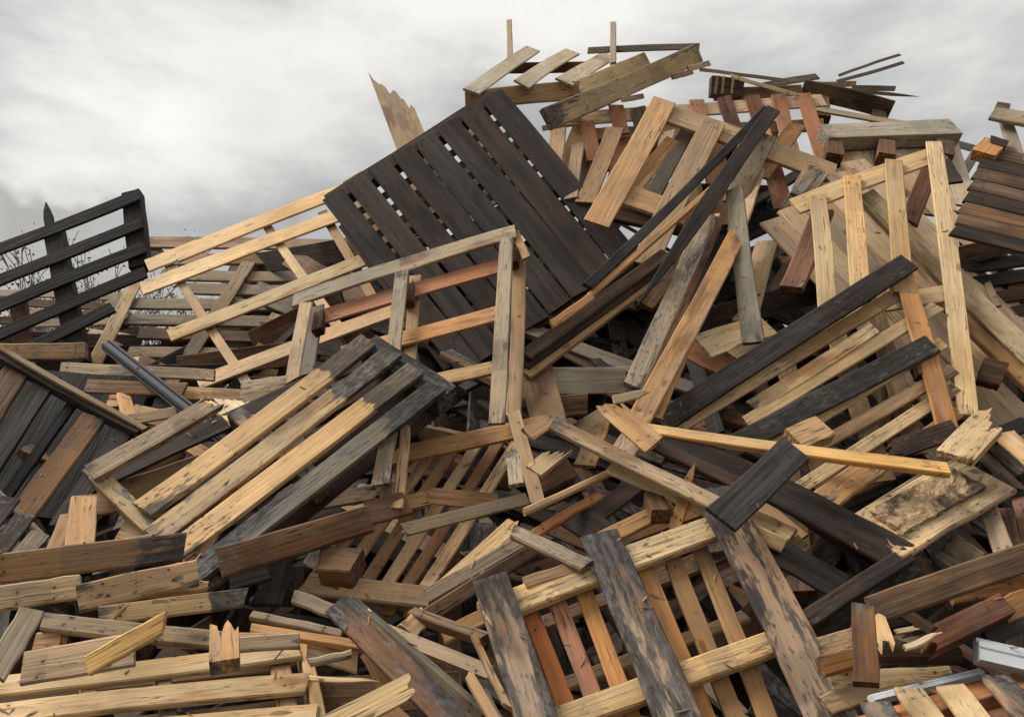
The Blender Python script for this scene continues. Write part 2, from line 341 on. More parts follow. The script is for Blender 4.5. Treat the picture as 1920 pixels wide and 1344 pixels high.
# surface of the heap in metres: rows from the crest down to the foot, columns from left to right
HEAP = [
  [[-3.645,4.247,2.494],[-3.086,4.204,2.476],[-2.532,4.154,2.455],[-2.121,4.358,2.541],[-1.849,5.022,3.075],[-1.043,4.26,3.101],[-0.531,4.453,3.562],[0.05,4.65,3.881],[0.652,4.605,3.806],[1.272,4.655,3.889],[1.863,4.616,3.824],[2.39,4.497,3.632],[2.727,4.187,3.153],[3.281,4.206,3.181],[3.821,4.206,3.181]],
  [[-2.833,3.348,2.073],[-2.418,3.341,2.066],[-2.004,3.333,2.058],[-1.614,3.365,2.091],[-1.502,4.147,2.479],[-0.94,3.908,2.622],[-0.474,4.058,2.963],[0.045,4.212,3.191],[0.579,4.177,3.137],[1.127,4.216,3.197],[1.653,4.185,3.15],[2.13,4.093,3.013],[2.449,3.832,2.662],[2.947,3.849,2.683],[3.431,3.849,2.683]],
  [[-2.612,3.129,1.832],[-2.23,3.125,1.827],[-1.849,3.119,1.821],[-1.486,3.142,1.845],[-1.182,3.316,2.041],[-0.822,3.48,2.206],[-0.421,3.682,2.467],[0.039,3.802,2.626],[0.512,3.771,2.587],[0.995,3.805,2.63],[1.461,3.778,2.596],[1.891,3.708,2.501],[2.205,3.514,2.257],[2.651,3.526,2.272],[3.086,3.526,2.272]],
  [[-2.401,2.916,1.626],[-2.05,2.912,1.622],[-1.7,2.907,1.618],[-1.365,2.927,1.635],[-1.078,3.073,1.773],[-0.738,3.178,1.884],[-0.375,3.338,2.063],[0.035,3.439,2.172],[0.454,3.416,2.146],[0.881,3.442,2.175],[1.296,3.422,2.153],[1.68,3.361,2.087],[1.979,3.21,1.921],[2.376,3.219,1.931],[2.767,3.219,1.931]],
  [[-2.238,2.756,1.449],[-1.913,2.754,1.447],[-1.588,2.751,1.444],[-1.271,2.762,1.456],[-0.98,2.84,1.55],[-0.665,2.913,1.623],[-0.334,3.038,1.739],[0.031,3.107,1.808],[0.403,3.091,1.792],[0.78,3.108,1.81],[1.148,3.095,1.796],[1.497,3.054,1.755],[1.781,2.94,1.647],[2.137,2.947,1.653],[2.489,2.947,1.653]],
  [[-2.09,2.608,1.296],[-1.787,2.607,1.294],[-1.483,2.605,1.293],[-1.186,2.613,1.3],[-0.909,2.674,1.36],[-0.61,2.718,1.407],[-0.3,2.781,1.479],[0.027,2.816,1.52],[0.359,2.808,1.511],[0.693,2.817,1.521],[1.022,2.81,1.513],[1.341,2.789,1.488],[1.626,2.731,1.422],[1.949,2.735,1.426],[2.27,2.735,1.426]],
  [[-1.975,2.498,1.158],[-1.689,2.497,1.158],[-1.403,2.496,1.156],[-1.12,2.5,1.161],[-0.846,2.527,1.197],[-0.562,2.547,1.225],[-0.273,2.576,1.266],[0.025,2.6,1.288],[0.325,2.595,1.283],[0.627,2.601,1.289],[0.926,2.596,1.284],[1.218,2.582,1.271],[1.494,2.553,1.233],[1.79,2.555,1.236],[2.084,2.555,1.236]],
  [[-1.87,2.395,1.036],[-1.599,2.395,1.036],[-1.328,2.395,1.035],[-1.059,2.396,1.037],[-0.795,2.411,1.053],[-0.525,2.421,1.065],[-0.254,2.436,1.082],[0.023,2.444,1.092],[0.3,2.442,1.09],[0.578,2.445,1.092],[0.855,2.443,1.09],[1.129,2.438,1.084],[1.395,2.424,1.068],[1.67,2.425,1.069],[1.945,2.425,1.069]],
  [[-1.848,2.398,0.898],[-1.581,2.398,0.898],[-1.314,2.398,0.898],[-1.047,2.398,0.898],[-0.779,2.398,0.898],[-0.512,2.398,0.898],[-0.245,2.398,0.898],[0.022,2.398,0.898],[0.289,2.398,0.898],[0.556,2.398,0.898],[0.823,2.398,0.898],[1.091,2.398,0.898],[1.358,2.398,0.898],[1.625,2.398,0.898],[1.892,2.398,0.898]],
]

H = [[Vector(p) for p in r] for r in HEAP]
def heap_at(u, v):
    nu, nv = len(H[0]) - 1, len(H) - 1
    fu, fv = min(u, .9999) * nu, min(v, .9999) * nv; i, j = int(fu), int(fv); a, b = fu - i, fv - j
    p00, p10, p01, p11 = H[j][i], H[j][i + 1], H[j + 1][i], H[j + 1][i + 1]
    p = p00 * (1 - a) * (1 - b) + p10 * a * (1 - b) + p01 * (1 - a) * b + p11 * a * b
    du = (p10 - p00) * (1 - b) + (p11 - p01) * b; dv = (p01 - p00) * (1 - a) + (p11 - p10) * a
    n = dv.cross(du); n.normalize()
    if n.y > 0: n = -n
    return p, n, du.normalized()

# buried timber below the boards one can count: one mass
def debris(count, seed):
    rng = random.Random(seed); verts = []; faces = []; tint = []; loc = []
    keys = ['black', 'darkbrown', 'darkbrown', 'dark', 'brown', 'dark', 'charcoal', 'black']  # near-black tints put the deep shade of the gaps into the wood colour
    for k in range(count):
        p, n, t = heap_at(rng.random(), rng.random())
        dep = .38 + 1.2 * rng.random() ** 1.3
        c = p - n * dep
        if c.z < .03: continue
        b = n.cross(t); an = rng.uniform(0, math.pi); X = t * math.cos(an) + b * math.sin(an) + n * rng.uniform(-.12, .12); X.normalize()
        Z = (n + Vector((rng.uniform(-.7, .7), rng.uniform(-.7, .7), rng.uniform(-.7, .7)))); Z = (Z - X * Z.dot(X)).normalized(); Y = Z.cross(X)
        L, W, T = rng.uniform(.5, 1.25), rng.choice((.075, .095, .12, .14)), rng.choice((.018, .022, .03, .07))
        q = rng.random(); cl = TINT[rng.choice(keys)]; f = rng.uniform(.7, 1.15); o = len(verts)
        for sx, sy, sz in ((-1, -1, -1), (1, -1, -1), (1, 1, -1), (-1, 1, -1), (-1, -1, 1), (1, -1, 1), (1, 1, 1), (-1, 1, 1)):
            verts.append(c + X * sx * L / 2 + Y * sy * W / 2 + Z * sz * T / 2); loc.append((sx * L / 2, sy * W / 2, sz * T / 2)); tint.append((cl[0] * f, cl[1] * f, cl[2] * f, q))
        for fc in ((0, 3, 2, 1), (4, 5, 6, 7), (0, 1, 5, 4), (1, 2, 6, 5), (2, 3, 7, 6), (3, 0, 4, 7)): faces.append([o + i for i in fc])
    me = bpy.data.meshes.new('buried_timber'); me.from_pydata([tuple(v) for v in verts], [], faces); me.update()
    a = me.attributes.new('tint', 'FLOAT_COLOR', 'POINT'); a.data.foreach_set('color', [x for t in tint for x in t])
    a = me.attributes.new('local', 'FLOAT_VECTOR', 'POINT'); a.data.foreach_set('vector', [x for t in loc for x in t])
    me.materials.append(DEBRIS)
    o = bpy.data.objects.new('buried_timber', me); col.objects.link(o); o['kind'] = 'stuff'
    o['label'] = 'mass of buried broken timber filling the heap, tinted dark as gap shade'
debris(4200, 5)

# ------------------------------------------------------------------ pallets, panels, planks
# each part: name, length, width, thickness, location, quaternion, wood, soot, soot at either end, ends, material
THINGS = [
 ('dark_pallet', 'blackened pallet of wide dark boards tilted against the top of the heap', 'pallet', 'pallets thrown on the heap', False, (-0.428, 4.166, 2.544), [
  ('deck_board',1.485,0.1373,0.0158,-0.213,0.08,0.43,0.6913,0.5558,0.2362,-0.3967,'dark',0.0,0,0,'cc','wood'),
  ('deck_board',1.494,0.139,0.0158,-0.09,0.091,0.519,0.6877,0.5537,0.2412,-0.4029,'dark',0.0,0,0,'cc','wood'),
  ('deck_board',1.502,0.141,0.0158,0.033,0.103,0.614,0.6857,0.5525,0.244,-0.4063,'darkbrown',0.0,0,0,'cc','wood'),
  ('deck_board',1.503,0.1427,0.0158,0.16,0.113,0.704,0.6818,0.5501,0.2492,-0.4128,'dark',0.0,0,0,'cc','wood'),
  ('deck_board',1.496,0.1448,0.0158,0.287,0.124,0.795,0.6816,0.55,0.2495,-0.4132,'charcoal',0.0,0,0,'cc','wood'),
  ('deck_board',1.509,0.1466,0.0158,0.415,0.135,0.89,0.6786,0.5481,0.2535,-0.4181,'dark',0.0,0,0,'cc','wood'),
  ('deck_board',1.508,0.1484,0.0158,0.543,0.147,0.987,0.6748,0.5459,0.2584,-0.4242,'darkbrown',0.0,0,0,'cc','wood'),
  ('deck_board',1.512,0.1503,0.0158,0.677,0.159,1.083,0.672,0.5442,0.2619,-0.4285,'dark',0.0,0,0,'cc','wood'),
  ('bottom_board',1.233,0.0561,0.013,-0.178,0.459,1.311,0.7665,0.557,-0.2335,0.2187,'grey',0,0,0,'cc','wood'),
  ('bottom_board',1.214,0.055,0.013,-0.113,0.425,1.219,0.7674,0.5579,-0.2312,0.2155,'grey',0,0,0,'cc','wood'),
  ('bottom_board',1.205,0.0539,0.013,-0.05,0.393,1.132,0.7681,0.5587,-0.2293,0.2129,'tan',0,0,0,'cc','wood'),
  ('bottom_board',1.186,0.0528,0.013,0.013,0.361,1.043,0.7683,0.5589,-0.2287,0.2121,'grey',0,0,0,'cc','wood'),
  ('bottom_board',1.187,0.0517,0.013,0.074,0.329,0.956,0.7682,0.5588,-0.2291,0.2126,'dark',0,0,0,'cc','wood'),
  ('bottom_board',1.174,0.0507,0.013,0.133,0.298,0.872,0.7691,0.5598,-0.2265,0.2091,'grey',0,0,0,'cc','wood'),
  ('bottom_board',1.158,0.0497,0.013,0.189,0.268,0.79,0.7691,0.5598,-0.2266,0.2092,'grey',0,0,0,'cc','wood'),
  ('bottom_board',1.147,0.0487,0.013,0.248,0.238,0.709,0.7695,0.5602,-0.2256,0.2078,'tan',0,0,0,'cc','wood'),
  ('bottom_board',1.139,0.0478,0.013,0.304,0.209,0.63,0.7699,0.5607,-0.2245,0.2063,'grey',0,0,0,'cc','wood'),
  ('bottom_board',1.127,0.0468,0.013,0.362,0.179,0.551,0.7702,0.561,-0.2235,0.205,'dark',0,0,0,'cc','wood'),
  ('bottom_board',1.114,0.0459,0.013,0.415,0.151,0.473,0.7703,0.5611,-0.2233,0.2047,'grey',0,0,0,'cc','wood'),
  ('bottom_board',1.108,0.0451,0.013,0.47,0.123,0.398,0.7712,0.5621,-0.2209,0.2013,'grey',0,0,0,'cc','wood'),
  ('bottom_board',1.094,0.0442,0.013,0.521,0.096,0.324,0.7714,0.5623,-0.2203,0.2005,'tan',0,0,0,'cc','wood'),
  ('stringer',1.244,0.1025,0.09,-0.176,0.391,1.328,0.7668,0.5573,-0.2326,0.2174,'darkbrown',0,0,0,'cc','wood'),
  ('stringer',1.15,0.0882,0.09,0.253,0.161,0.697,0.77,0.5608,-0.2241,0.2057,'darkbrown',0,0,0,'cc','wood'),
  ('stringer',1.069,0.0767,0.09,0.623,-0.038,0.151,0.7727,0.5637,-0.2167,0.1955,'darkbrown',0,0,0,'cc','wood'),
  ('side_rail',0.826,0.045,0.0216,-0.337,0.13,0.465,0.6861,0.5527,0.2434,-0.4057,'darkbrown',0,0,0,'cc','wood'),
  ('side_rail',0.325,0.0427,0.0216,0.0,0.0,0.0,0.6859,0.5526,0.2436,-0.4059,'darkbrown',0,0,0,'cc','wood'),
 ]),
 ('frame_pallet', 'weathered pallet standing on edge as an open grid of posts and rails', 'pallet', 'pallets thrown on the heap', False, (-0.357, 2.969, 1.696), [
  ('top_rail',0.559,0.0927,0.0158,-0.406,0.637,1.034,0.8605,0.4841,-0.1518,0.0458,'greytan',0.1,0,0,'cc','wood'),
  ('top_rail',0.563,0.0999,0.0158,0.105,0.589,1.183,0.8612,0.4867,-0.1431,0.0303,'greytan',0.12,0,0,'cc','wood'),
  ('post',0.475,0.066,0.0144,-0.582,0.476,0.717,0.5846,0.4259,0.2757,-0.6332,'greytan',0.12,0,0,'cc','wood'),
  ('post',1.162,0.0636,0.0144,-0.135,0.274,0.564,0.5792,0.4235,0.2793,-0.6381,'greytan',0.12,0,0,'cc','wood'),
  ('post',1.065,0.0644,0.0144,0.317,0.264,0.749,0.5599,0.415,0.2919,-0.6551,'greytan',0.12,0,0,'cc','wood'),
  ('post',0.436,0.0652,0.0144,-0.561,0.617,0.756,0.588,0.4274,0.2734,-0.63,'grey',0,0,0,'cc','wood'),
  ('post',1.277,0.0576,0.0144,-0.087,0.366,0.53,0.5779,0.423,0.2801,-0.6392,'tan',0,0,0,'cc','wood'),
  ('post',0.994,0.0616,0.0144,0.377,0.386,0.771,0.5607,0.4153,0.2913,-0.6544,'tan',0,0,0,'cc','wood'),
  ('rail',0.883,0.0952,0.0144,-0.109,0.594,0.979,0.8615,0.4885,-0.1369,0.0194,'red',0,0,0,'cc','wood'),
  ('rail',0.73,0.0882,0.0144,-0.04,0.44,0.742,0.8617,0.4909,-0.1279,0.0036,'orange',0.06,0,0,'cc','wood'),
  ('rail',0.539,0.0748,0.0144,0.045,0.282,0.503,0.8616,0.4938,-0.1166,-0.0162,'pine',0,0,0,'cc','wood'),
  ('rail',0.841,0.0777,0.0158,0.105,0.111,0.219,0.8616,0.4934,-0.118,-0.0138,'orange',0.1,0,0,'cb','wood'),
  ('rail',0.427,0.0632,0.0158,-0.321,0.088,0.01,0.8613,0.4954,-0.1096,-0.0284,'greytan',0.2,0,0,'cb','wood'),
  ('rail',0.122,0.0612,0.0158,0.0,0.0,0.0,0.8617,0.4903,-0.1303,0.0077,'orange',0,0,0,'cb','wood'),
  ('block',0.113,0.0477,0.05,-0.531,0.602,0.827,0.602,0.4334,0.2637,-0.6166,'brown',0,0,0,'cc','wood'),
  ('block',0.114,0.0469,0.05,-0.114,0.567,0.951,0.577,0.4226,0.2808,-0.64,'brown',0,0,0,'cc','wood'),
  ('block',0.117,0.046,0.05,0.369,0.544,1.128,0.548,0.4097,0.2992,-0.665,'brown',0,0,0,'cc','wood'),
  ('block',0.091,0.054,0.07,-0.093,0.013,0.011,0.576,0.4221,0.2815,-0.641,'tan',0,0,0,'cc','wood'),
  ('end_board',0.21,0.0395,0.0144,0.396,0.541,1.186,0.6484,0.4527,0.2291,-0.5677,'pine',0,0,0,'cc','wood'),
  ('post',0.39,0.0586,0.0144,-0.098,-0.059,0.191,0.6619,0.2536,0.3088,-0.6342,'greytan',0.12,0,0,'cc','wood'),
  ('post',0.483,0.0392,0.0216,-0.043,-0.037,0.152,0.6546,0.2993,0.2986,-0.6266,'tan',0,0,0,'cc','wood'),
  ('split_post',0.414,0.0497,0.0144,0.405,-0.09,0.16,0.6332,0.4465,0.2409,-0.5845,'tan',0,0,0,'cb','wood'),
 ]),
 ('striped_pallet', 'pallet with yellow pine slats turning black at their upper right ends', 'pallet', 'pallets thrown on the heap', False, (-0.929, 2.608, 1.423), [
  ('deck_board',1.029,0.0951,0.0216,0.032,0.298,0.574,0.7944,0.4257,-0.2117,0.3779,'pine',0.1,0.25,0.95,'cc','wood'),
  ('deck_board',1.078,0.0909,0.0216,0.117,0.248,0.501,0.7961,0.4266,-0.2098,0.3744,'pine',0.2,0.25,1.1,'cc','wood'),
  ('deck_board',1.048,0.0877,0.0216,0.213,0.208,0.442,0.8015,0.4297,-0.2036,0.3627,'pine',0.06,0.25,1.1,'cc','wood'),
  ('deck_board',1.054,0.0837,0.0216,0.295,0.158,0.367,0.8034,0.4307,-0.2013,0.3585,'grey',0.6,0.25,0.6,'cc','wood'),
  ('deck_board',0.467,0.0809,0.0216,-0.352,0.253,0.495,0.8189,0.4395,-0.1814,0.3214,'greytan',0.25,0,0,'cb','wood'),
  ('stringer',0.737,0.0581,0.09,-0.27,0.116,0.175,0.8263,0.4494,0.1553,-0.3018,'pine',0.52,0,0,'cc','wood'),
  ('stringer',0.501,0.066,0.09,0.086,0.285,0.443,0.8212,0.4467,0.1628,-0.3155,'greytan',0.4,0,0,'cc','wood'),
  ('stringer',0.445,0.1073,0.09,0.516,0.492,0.77,0.8229,0.4476,0.1603,-0.311,'dark',0.4,0,0,'cc','wood'),
  ('bottom_board',1.132,0.0871,0.0144,-0.102,0.477,0.615,0.8407,0.4518,-0.148,0.2592,'darkbrown',0,0,0,'cc','wood'),
  ('bottom_board',1.113,0.0807,0.0144,0.045,0.407,0.513,0.8284,0.4448,-0.1679,0.2962,'darkbrown',0,0,0,'cc','wood'),
  ('bottom_board',1.103,0.0748,0.0144,0.183,0.342,0.418,0.816,0.4378,-0.1854,0.3288,'darkbrown',0,0,0,'cc','wood'),
  ('bottom_board',1.1,0.0696,0.0144,0.312,0.281,0.328,0.804,0.4311,-0.2006,0.3572,'darkbrown',0,0,0,'cc','wood'),
  ('block',0.075,0.0701,0.09,0.0,0.0,0.0,0.8257,0.4491,0.1562,-0.3035,'charcoal',0,0,0,'cc','wood'),
 ]),
 ('skid_pallet', 'upturned pallet with three wide sooty skids over orange and red slats', 'pallet', 'pallets thrown on the heap', False, (0.429, 2.299, 1.199), [
  ('skid_board',0.506,0.1072,0.0173,-0.419,-0.022,0.064,0.7212,0.3588,0.2802,-0.5221,'pinkgrey',0.66,0.15,0,'cc','wood'),
  ('skid_board',0.664,0.1222,0.0173,-0.071,0.035,0.125,0.7144,0.3551,0.2848,-0.5314,'pinkgrey',0.82,0.15,0,'cc','wood'),
  ('skid_board',0.838,0.1366,0.0173,0.318,0.099,0.194,0.7001,0.3475,0.2941,-0.5501,'pinkgrey',0.58,0.15,0,'cc','wood'),
  ('cross_rail',0.868,0.0809,0.036,-0.115,0.206,0.291,0.8704,0.4482,-0.0797,0.1876,'pine',0.22,0,0,'cc','wood'),
  ('cross_rail',0.712,0.0674,0.036,0.0,0.0,0.0,0.8753,0.4503,-0.0671,0.1632,'pine',0.2,0,0,'cc','wood'),
  ('slat',0.413,0.051,0.0144,-0.313,0.039,0.007,0.7253,0.361,0.2774,-0.5164,'redorange',0.04,0,0,'cc','wood'),
  ('slat',0.451,0.0518,0.0144,-0.234,0.053,0.022,0.7191,0.3577,0.2817,-0.525,'red',0.04,0,0,'cc','wood'),
  ('slat',0.484,0.0526,0.0144,-0.154,0.066,0.036,0.71,0.3528,0.2877,-0.5372,'orange',0.04,0,0,'cc','wood'),
  ('slat',0.558,0.0546,0.0144,0.041,0.094,0.065,0.7014,0.3482,0.2933,-0.5484,'orange',0.04,0,0,'cc','wood'),
  ('slat',0.599,0.0554,0.0144,0.126,0.11,0.082,0.6931,0.3437,0.2985,-0.5589,'orange',0.04,0,0,'cc','wood'),
  ('slat',0.64,0.0561,0.0144,0.211,0.125,0.1,0.6833,0.3385,0.3044,-0.5709,'orange',0.04,0,0,'cc','wood'),
  ('far_rail',0.623,0.0427,0.0216,-0.077,0.315,0.201,0.8723,0.449,-0.075,0.1786,'tan',0,0,0,'cc','wood'),
  ('far_rail',0.662,0.038,0.0216,-0.016,0.203,0.043,0.8733,0.4495,-0.0723,0.1734,'tan',0,0,0,'cc','wood'),
 ]),
 ('slatted_pallet', 'tan slatted pallet crossed by two long charcoal boards on the right slope', 'pallet', 'pallets thrown on the heap', False, (1.448, 2.929, 1.673), [
  ('top_board',1.364,0.0982,0.0173,-0.28,0.279,0.704,0.8053,0.5159,-0.1819,0.2288,'charcoal',0.1,0,0,'cc','wood'),
  ('top_board',1.012,0.091,0.0173,-0.198,0.155,0.434,0.8173,0.5257,-0.1512,0.181,'charcoal',0.15,0,0,'cc','wood'),
  ('top_board',0.279,0.0738,0.0173,0.089,0.057,0.252,0.8289,0.5358,-0.1101,0.1173,'darkbrown',0.3,0,0,'bc','wood'),
  ('slat',1.216,0.0605,0.0158,-0.286,0.29,0.62,0.8093,0.5191,-0.1724,0.214,'pine',0.08,0,0,'cc','wood'),
  ('slat',1.048,0.0586,0.0158,-0.087,0.264,0.589,0.8103,0.5199,-0.1701,0.2104,'pine',0.08,0,0,'cc','wood'),
  ('slat',0.68,0.0586,0.0158,-0.216,0.265,0.573,0.8071,0.5173,-0.1777,0.2223,'pine',0.08,0,0,'cc','wood'),
  ('slat',0.929,0.0557,0.0158,-0.075,0.201,0.447,0.8114,0.5208,-0.1672,0.2059,'pine',0.08,0,0,'cc','wood'),
  ('slat',0.858,0.0542,0.0158,-0.052,0.159,0.355,0.8151,0.5238,-0.1576,0.191,'tan',0.08,0,0,'cc','wood'),
  ('slat',0.81,0.0518,0.0158,-0.041,0.122,0.271,0.8112,0.5206,-0.1678,0.2068,'pine',0.08,0,0,'cc','wood'),
  ('slat',0.724,0.0495,0.0158,-0.024,0.082,0.183,0.8084,0.5184,-0.1746,0.2174,'orange',0.08,0,0,'cc','wood'),
  ('slat',0.457,0.0475,0.0158,-0.074,0.018,0.03,0.8144,0.5232,-0.1595,0.1939,'tan',0.08,0,0,'cc','wood'),
  ('slat',0.377,0.0467,0.0158,0.0,0.0,0.0,0.8155,0.5242,-0.1563,0.1889,'tan',0.08,0,0,'cc','wood'),
  ('cross_board',0.72,0.0823,0.0144,-0.293,0.228,0.368,0.5993,0.4146,0.3569,-0.5845,'tan',0.06,0,0,'cc','wood'),
  ('cross_board',0.792,0.0833,0.0144,-0.061,0.255,0.462,0.5861,0.4065,0.366,-0.5977,'tan',0.06,0,0,'cc','wood'),
  ('cross_board',0.831,0.0829,0.0144,0.228,0.247,0.648,0.5607,0.3909,0.3827,-0.6216,'orange',0.06,0,0,'cc','wood'),
  ('cross_board',0.722,0.0836,0.0144,0.113,0.287,0.534,0.5692,0.3961,0.3772,-0.6138,'tan',0.06,0,0,'cc','wood'),
  ('block',0.085,0.1035,0.06,0.238,0.396,0.939,0.5764,0.4005,0.3725,-0.6071,'orange',0,0,0,'cc','wood'),
  ('block',0.083,0.095,0.06,0.214,0.228,0.554,0.5666,0.3945,0.3789,-0.6163,'brown',0,0,0,'cc','wood'),
 ]),
 ('pale_pallet', 'clean yellow pallet standing upright with four narrow uprights near right edge', 'pallet', 'pallets thrown on the heap', False, (1.656, 3.368, 2.563), [
  ('top_rail',0.819,0.1136,0.0158,0.115,0.338,0.732,0.8408,0.5091,-0.151,0.1054,'pine',0,0,0,'cc','wood'),
  ('upright',0.928,0.0807,0.0158,-0.234,0.119,0.22,0.5143,0.3867,0.3639,-0.6734,'pine',0.04,0,0,'cc','wood'),
  ('upright',0.824,0.0817,0.0158,-0.048,0.167,0.38,0.5056,0.382,0.3689,-0.68,'pine',0.04,0,0,'cc','wood'),
  ('upright',0.812,0.0814,0.0158,0.162,0.18,0.476,-0.4964,-0.377,-0.3739,0.6867,'pine',0.04,0,0,'cc','wood'),
  ('upright',1.666,0.0764,0.0158,0.287,0.025,0.203,-0.4956,-0.3766,-0.3744,0.6873,'pine',0.04,0,0,'cc','wood'),
  ('cross_rail',0.541,0.0888,0.0158,0.0,0.0,0.0,0.8474,0.5236,-0.0885,0.0032,'pine',0,0,0,'cc','wood'),
 ]),
 ('board_panel', 'broad pale panel of diagonal planks with rounded corner on right slope', 'panel', 'sheets and panels on the heap', False, (1.597, 3.683, 2.662), [
  ('panel_board',1.251,0.1432,0.0158,0.0,0.0,0.0,0.724,0.414,0.3041,-0.4604,'palepink',0.03,0,0,'cc','wood'),
  ('panel_board',1.289,0.147,0.0158,0.108,0.044,0.069,0.72,0.4114,0.3076,-0.4665,'pale',0.03,0,0,'cc','wood'),
  ('panel_board',1.328,0.1509,0.0158,0.219,0.09,0.141,0.7159,0.4087,0.3112,-0.4728,'palepink',0.03,0,0,'cc','wood'),
  ('panel_board',1.37,0.1549,0.0158,0.333,0.138,0.214,0.7117,0.4059,0.3148,-0.4792,'pale',0.03,0,0,'cc','wood'),
  ('panel_board',1.413,0.159,0.0158,0.451,0.186,0.291,0.7073,0.403,0.3185,-0.4857,'palepink',0.03,0,0,'cc','wood'),
  ('panel_board',1.46,0.1632,0.0158,0.573,0.237,0.369,0.7027,0.4,0.3223,-0.4923,'palepink',0.03,0,0,'cc','wood'),
  ('panel_board',1.158,0.1215,0.0158,0.646,0.262,0.386,0.716,0.4088,0.3111,-0.4728,'pale',0,0,0,'cc','wood'),
  ('panel_board',1.101,0.124,0.0158,0.77,0.329,0.496,0.705,0.4015,0.3204,-0.489,'palepink',0,0,0,'cc','wood'),
 ]),
 ('joist_pair', 'long pale joist and orange joist sloping together down the right edge', 'joists', 'loose planks and beams on the heap', False, (2.007, 3.287, 2.066), [
  ('beam',1.147,0.0913,0.05,-0.052,0.192,0.68,0.6012,0.5529,0.1863,-0.546,'pale',0.05,0,0,'cc','wood'),
  ('beam',0.592,0.0774,0.05,0.028,0.063,0.331,0.6053,0.5543,0.1822,-0.5415,'orange',0,0,0,'cc','wood'),
  ('board',0.819,0.1014,0.0216,-0.047,0.108,0.239,0.6109,0.5562,0.1764,-0.5352,'palepink',0,0,0,'cc','wood'),
  ('board',0.441,0.0875,0.0216,0.0,0.0,0.0,0.6062,0.5546,0.1812,-0.5405,'greytan',0,0,0,'cc','wood'),
 ]),
 ('plywood_pallet', 'pale plywood pallet with stacked brown blocks under its top rail', 'pallet', 'pallets thrown on the heap', False, (1.905, 4.291, 3.547), [
  ('top_rail',0.831,0.1575,0.09,0.371,0.165,0.382,0.8691,0.4913,-0.0172,0.0548,'palegrey',0.06,0,0,'cc','wood'),
  ('block',0.154,0.0975,0.09,-0.015,0.064,0.213,0.5382,0.2929,0.3948,-0.6846,'brown',0,0,0,'cc','wood'),
  ('block',0.157,0.0967,0.09,0.297,0.077,0.22,0.5237,0.2845,0.4009,-0.6958,'brown',0,0,0,'cc','wood'),
  ('block',0.16,0.0957,0.09,0.649,0.091,0.227,0.5075,0.2752,0.4073,-0.7077,'brown',0,0,0,'cc','wood'),
  ('panel_board',0.816,0.135,0.0144,0.0,0.0,0.0,0.5708,0.3117,0.3801,-0.6577,'pale',0.06,0,0,'cc','wood'),
  ('panel_board',0.793,0.136,0.0144,0.138,0.016,0.02,0.5676,0.3098,0.3816,-0.6605,'pale',0.06,0,0,'cc','wood'),
  ('panel_board',0.768,0.1371,0.0144,0.278,0.032,0.039,0.5645,0.3081,0.3831,-0.6631,'palegrey',0.06,0,0,'cc','wood'),
  ('panel_board',0.743,0.1383,0.0144,0.419,0.048,0.06,0.5618,0.3065,0.3843,-0.6654,'pale',0.06,0,0,'cc','wood'),
  ('panel_board',0.718,0.1396,0.0144,0.561,0.064,0.08,0.5593,0.3051,0.3855,-0.6674,'pale',0.06,0,0,'cc','wood'),
  ('panel_board',0.692,0.1412,0.0144,0.705,0.08,0.1,0.5573,0.3039,0.3864,-0.6692,'palegrey',0.06,0,0,'cc','wood'),
 ]),
 ('top_pallet', 'pallet balanced on the summit with three boards tilted towards the sky', 'pallet', 'pallets thrown on the heap', False, (0.313, 4.915, 4.234), [
  ('deck_board',1.079,0.117,0.0158,-0.368,0.148,0.514,0.7148,0.4304,-0.1634,0.5264,'palegrey',0.04,0,0,'cc','wood'),
  ('deck_board',1.032,0.117,0.0158,-0.057,0.145,0.527,0.7159,0.4222,-0.1388,0.5385,'palegrey',0.04,0,0,'cc','wood'),
  ('deck_board',1.012,0.1218,0.0158,0.221,0.146,0.52,0.7188,0.4232,-0.1179,0.5389,'palegrey',0.04,0,0,'cc','wood'),
  ('front_beam',0.755,0.1207,0.05,-0.247,-0.094,0.175,0.5564,0.8297,-0.0453,-0.0022,'tan',0.1,0,0,'cc','wood'),
  ('beam',0.967,0.1276,0.05,0.394,0.144,0.463,0.5725,0.6818,0.0315,0.4543,'pine',0.12,0,0,'cc','wood'),
  ('beam',1.555,0.1369,0.045,0.462,-0.046,0.282,0.5864,0.7196,-0.0193,0.3713,'pine',0.14,0.4,0,'cc','wood'),
  ('back_rail',0.61,0.0787,0.0216,-0.028,0.423,0.697,0.4853,0.8743,-0.0042,0.0049,'brown',0,0,0,'cc','wood'),
  ('top_plank',0.809,0.0521,0.0144,0.645,0.322,0.787,0.7193,0.694,-0.0225,-0.0224,'grey',0,0,0,'cc','wood'),
  ('foot_board',0.392,0.0362,0.013,0.0,0.0,0.0,0.5468,0.6981,0.1492,0.4375,'tan',0,0,0,'cc','wood'),
  ('foot_board',0.376,0.0362,0.013,0.16,-0.012,0.055,0.5602,0.656,0.1186,0.4916,'tan',0,0,0,'cc','wood'),
  ('foot_board',0.374,0.0362,0.013,0.495,-0.04,0.185,0.5326,0.6842,0.1575,0.4726,'tan',0,0,0,'cc','wood'),
  ('foot_board',0.387,0.0362,0.013,0.827,-0.072,0.338,0.5549,0.6707,0.1109,0.4795,'tan',0,0,0,'cc','wood'),
  ('foot_board',0.396,0.0362,0.013,0.937,-0.084,0.394,0.5528,0.6809,0.1086,0.4679,'tan',0,0,0,'cc','wood'),
 ]),
 ('ridge_pallet', 'pallet of reddish slats lined up along the ridge of the heap', 'pallet', 'pallets thrown on the heap', False, (0.508, 4.768, 4.046), [
  ('rail',1.709,0.122,0.0158,0.7,0.081,0.268,0.8175,0.5748,-0.0353,0.0038,'palepink',0,0,0,'cc','wood'),
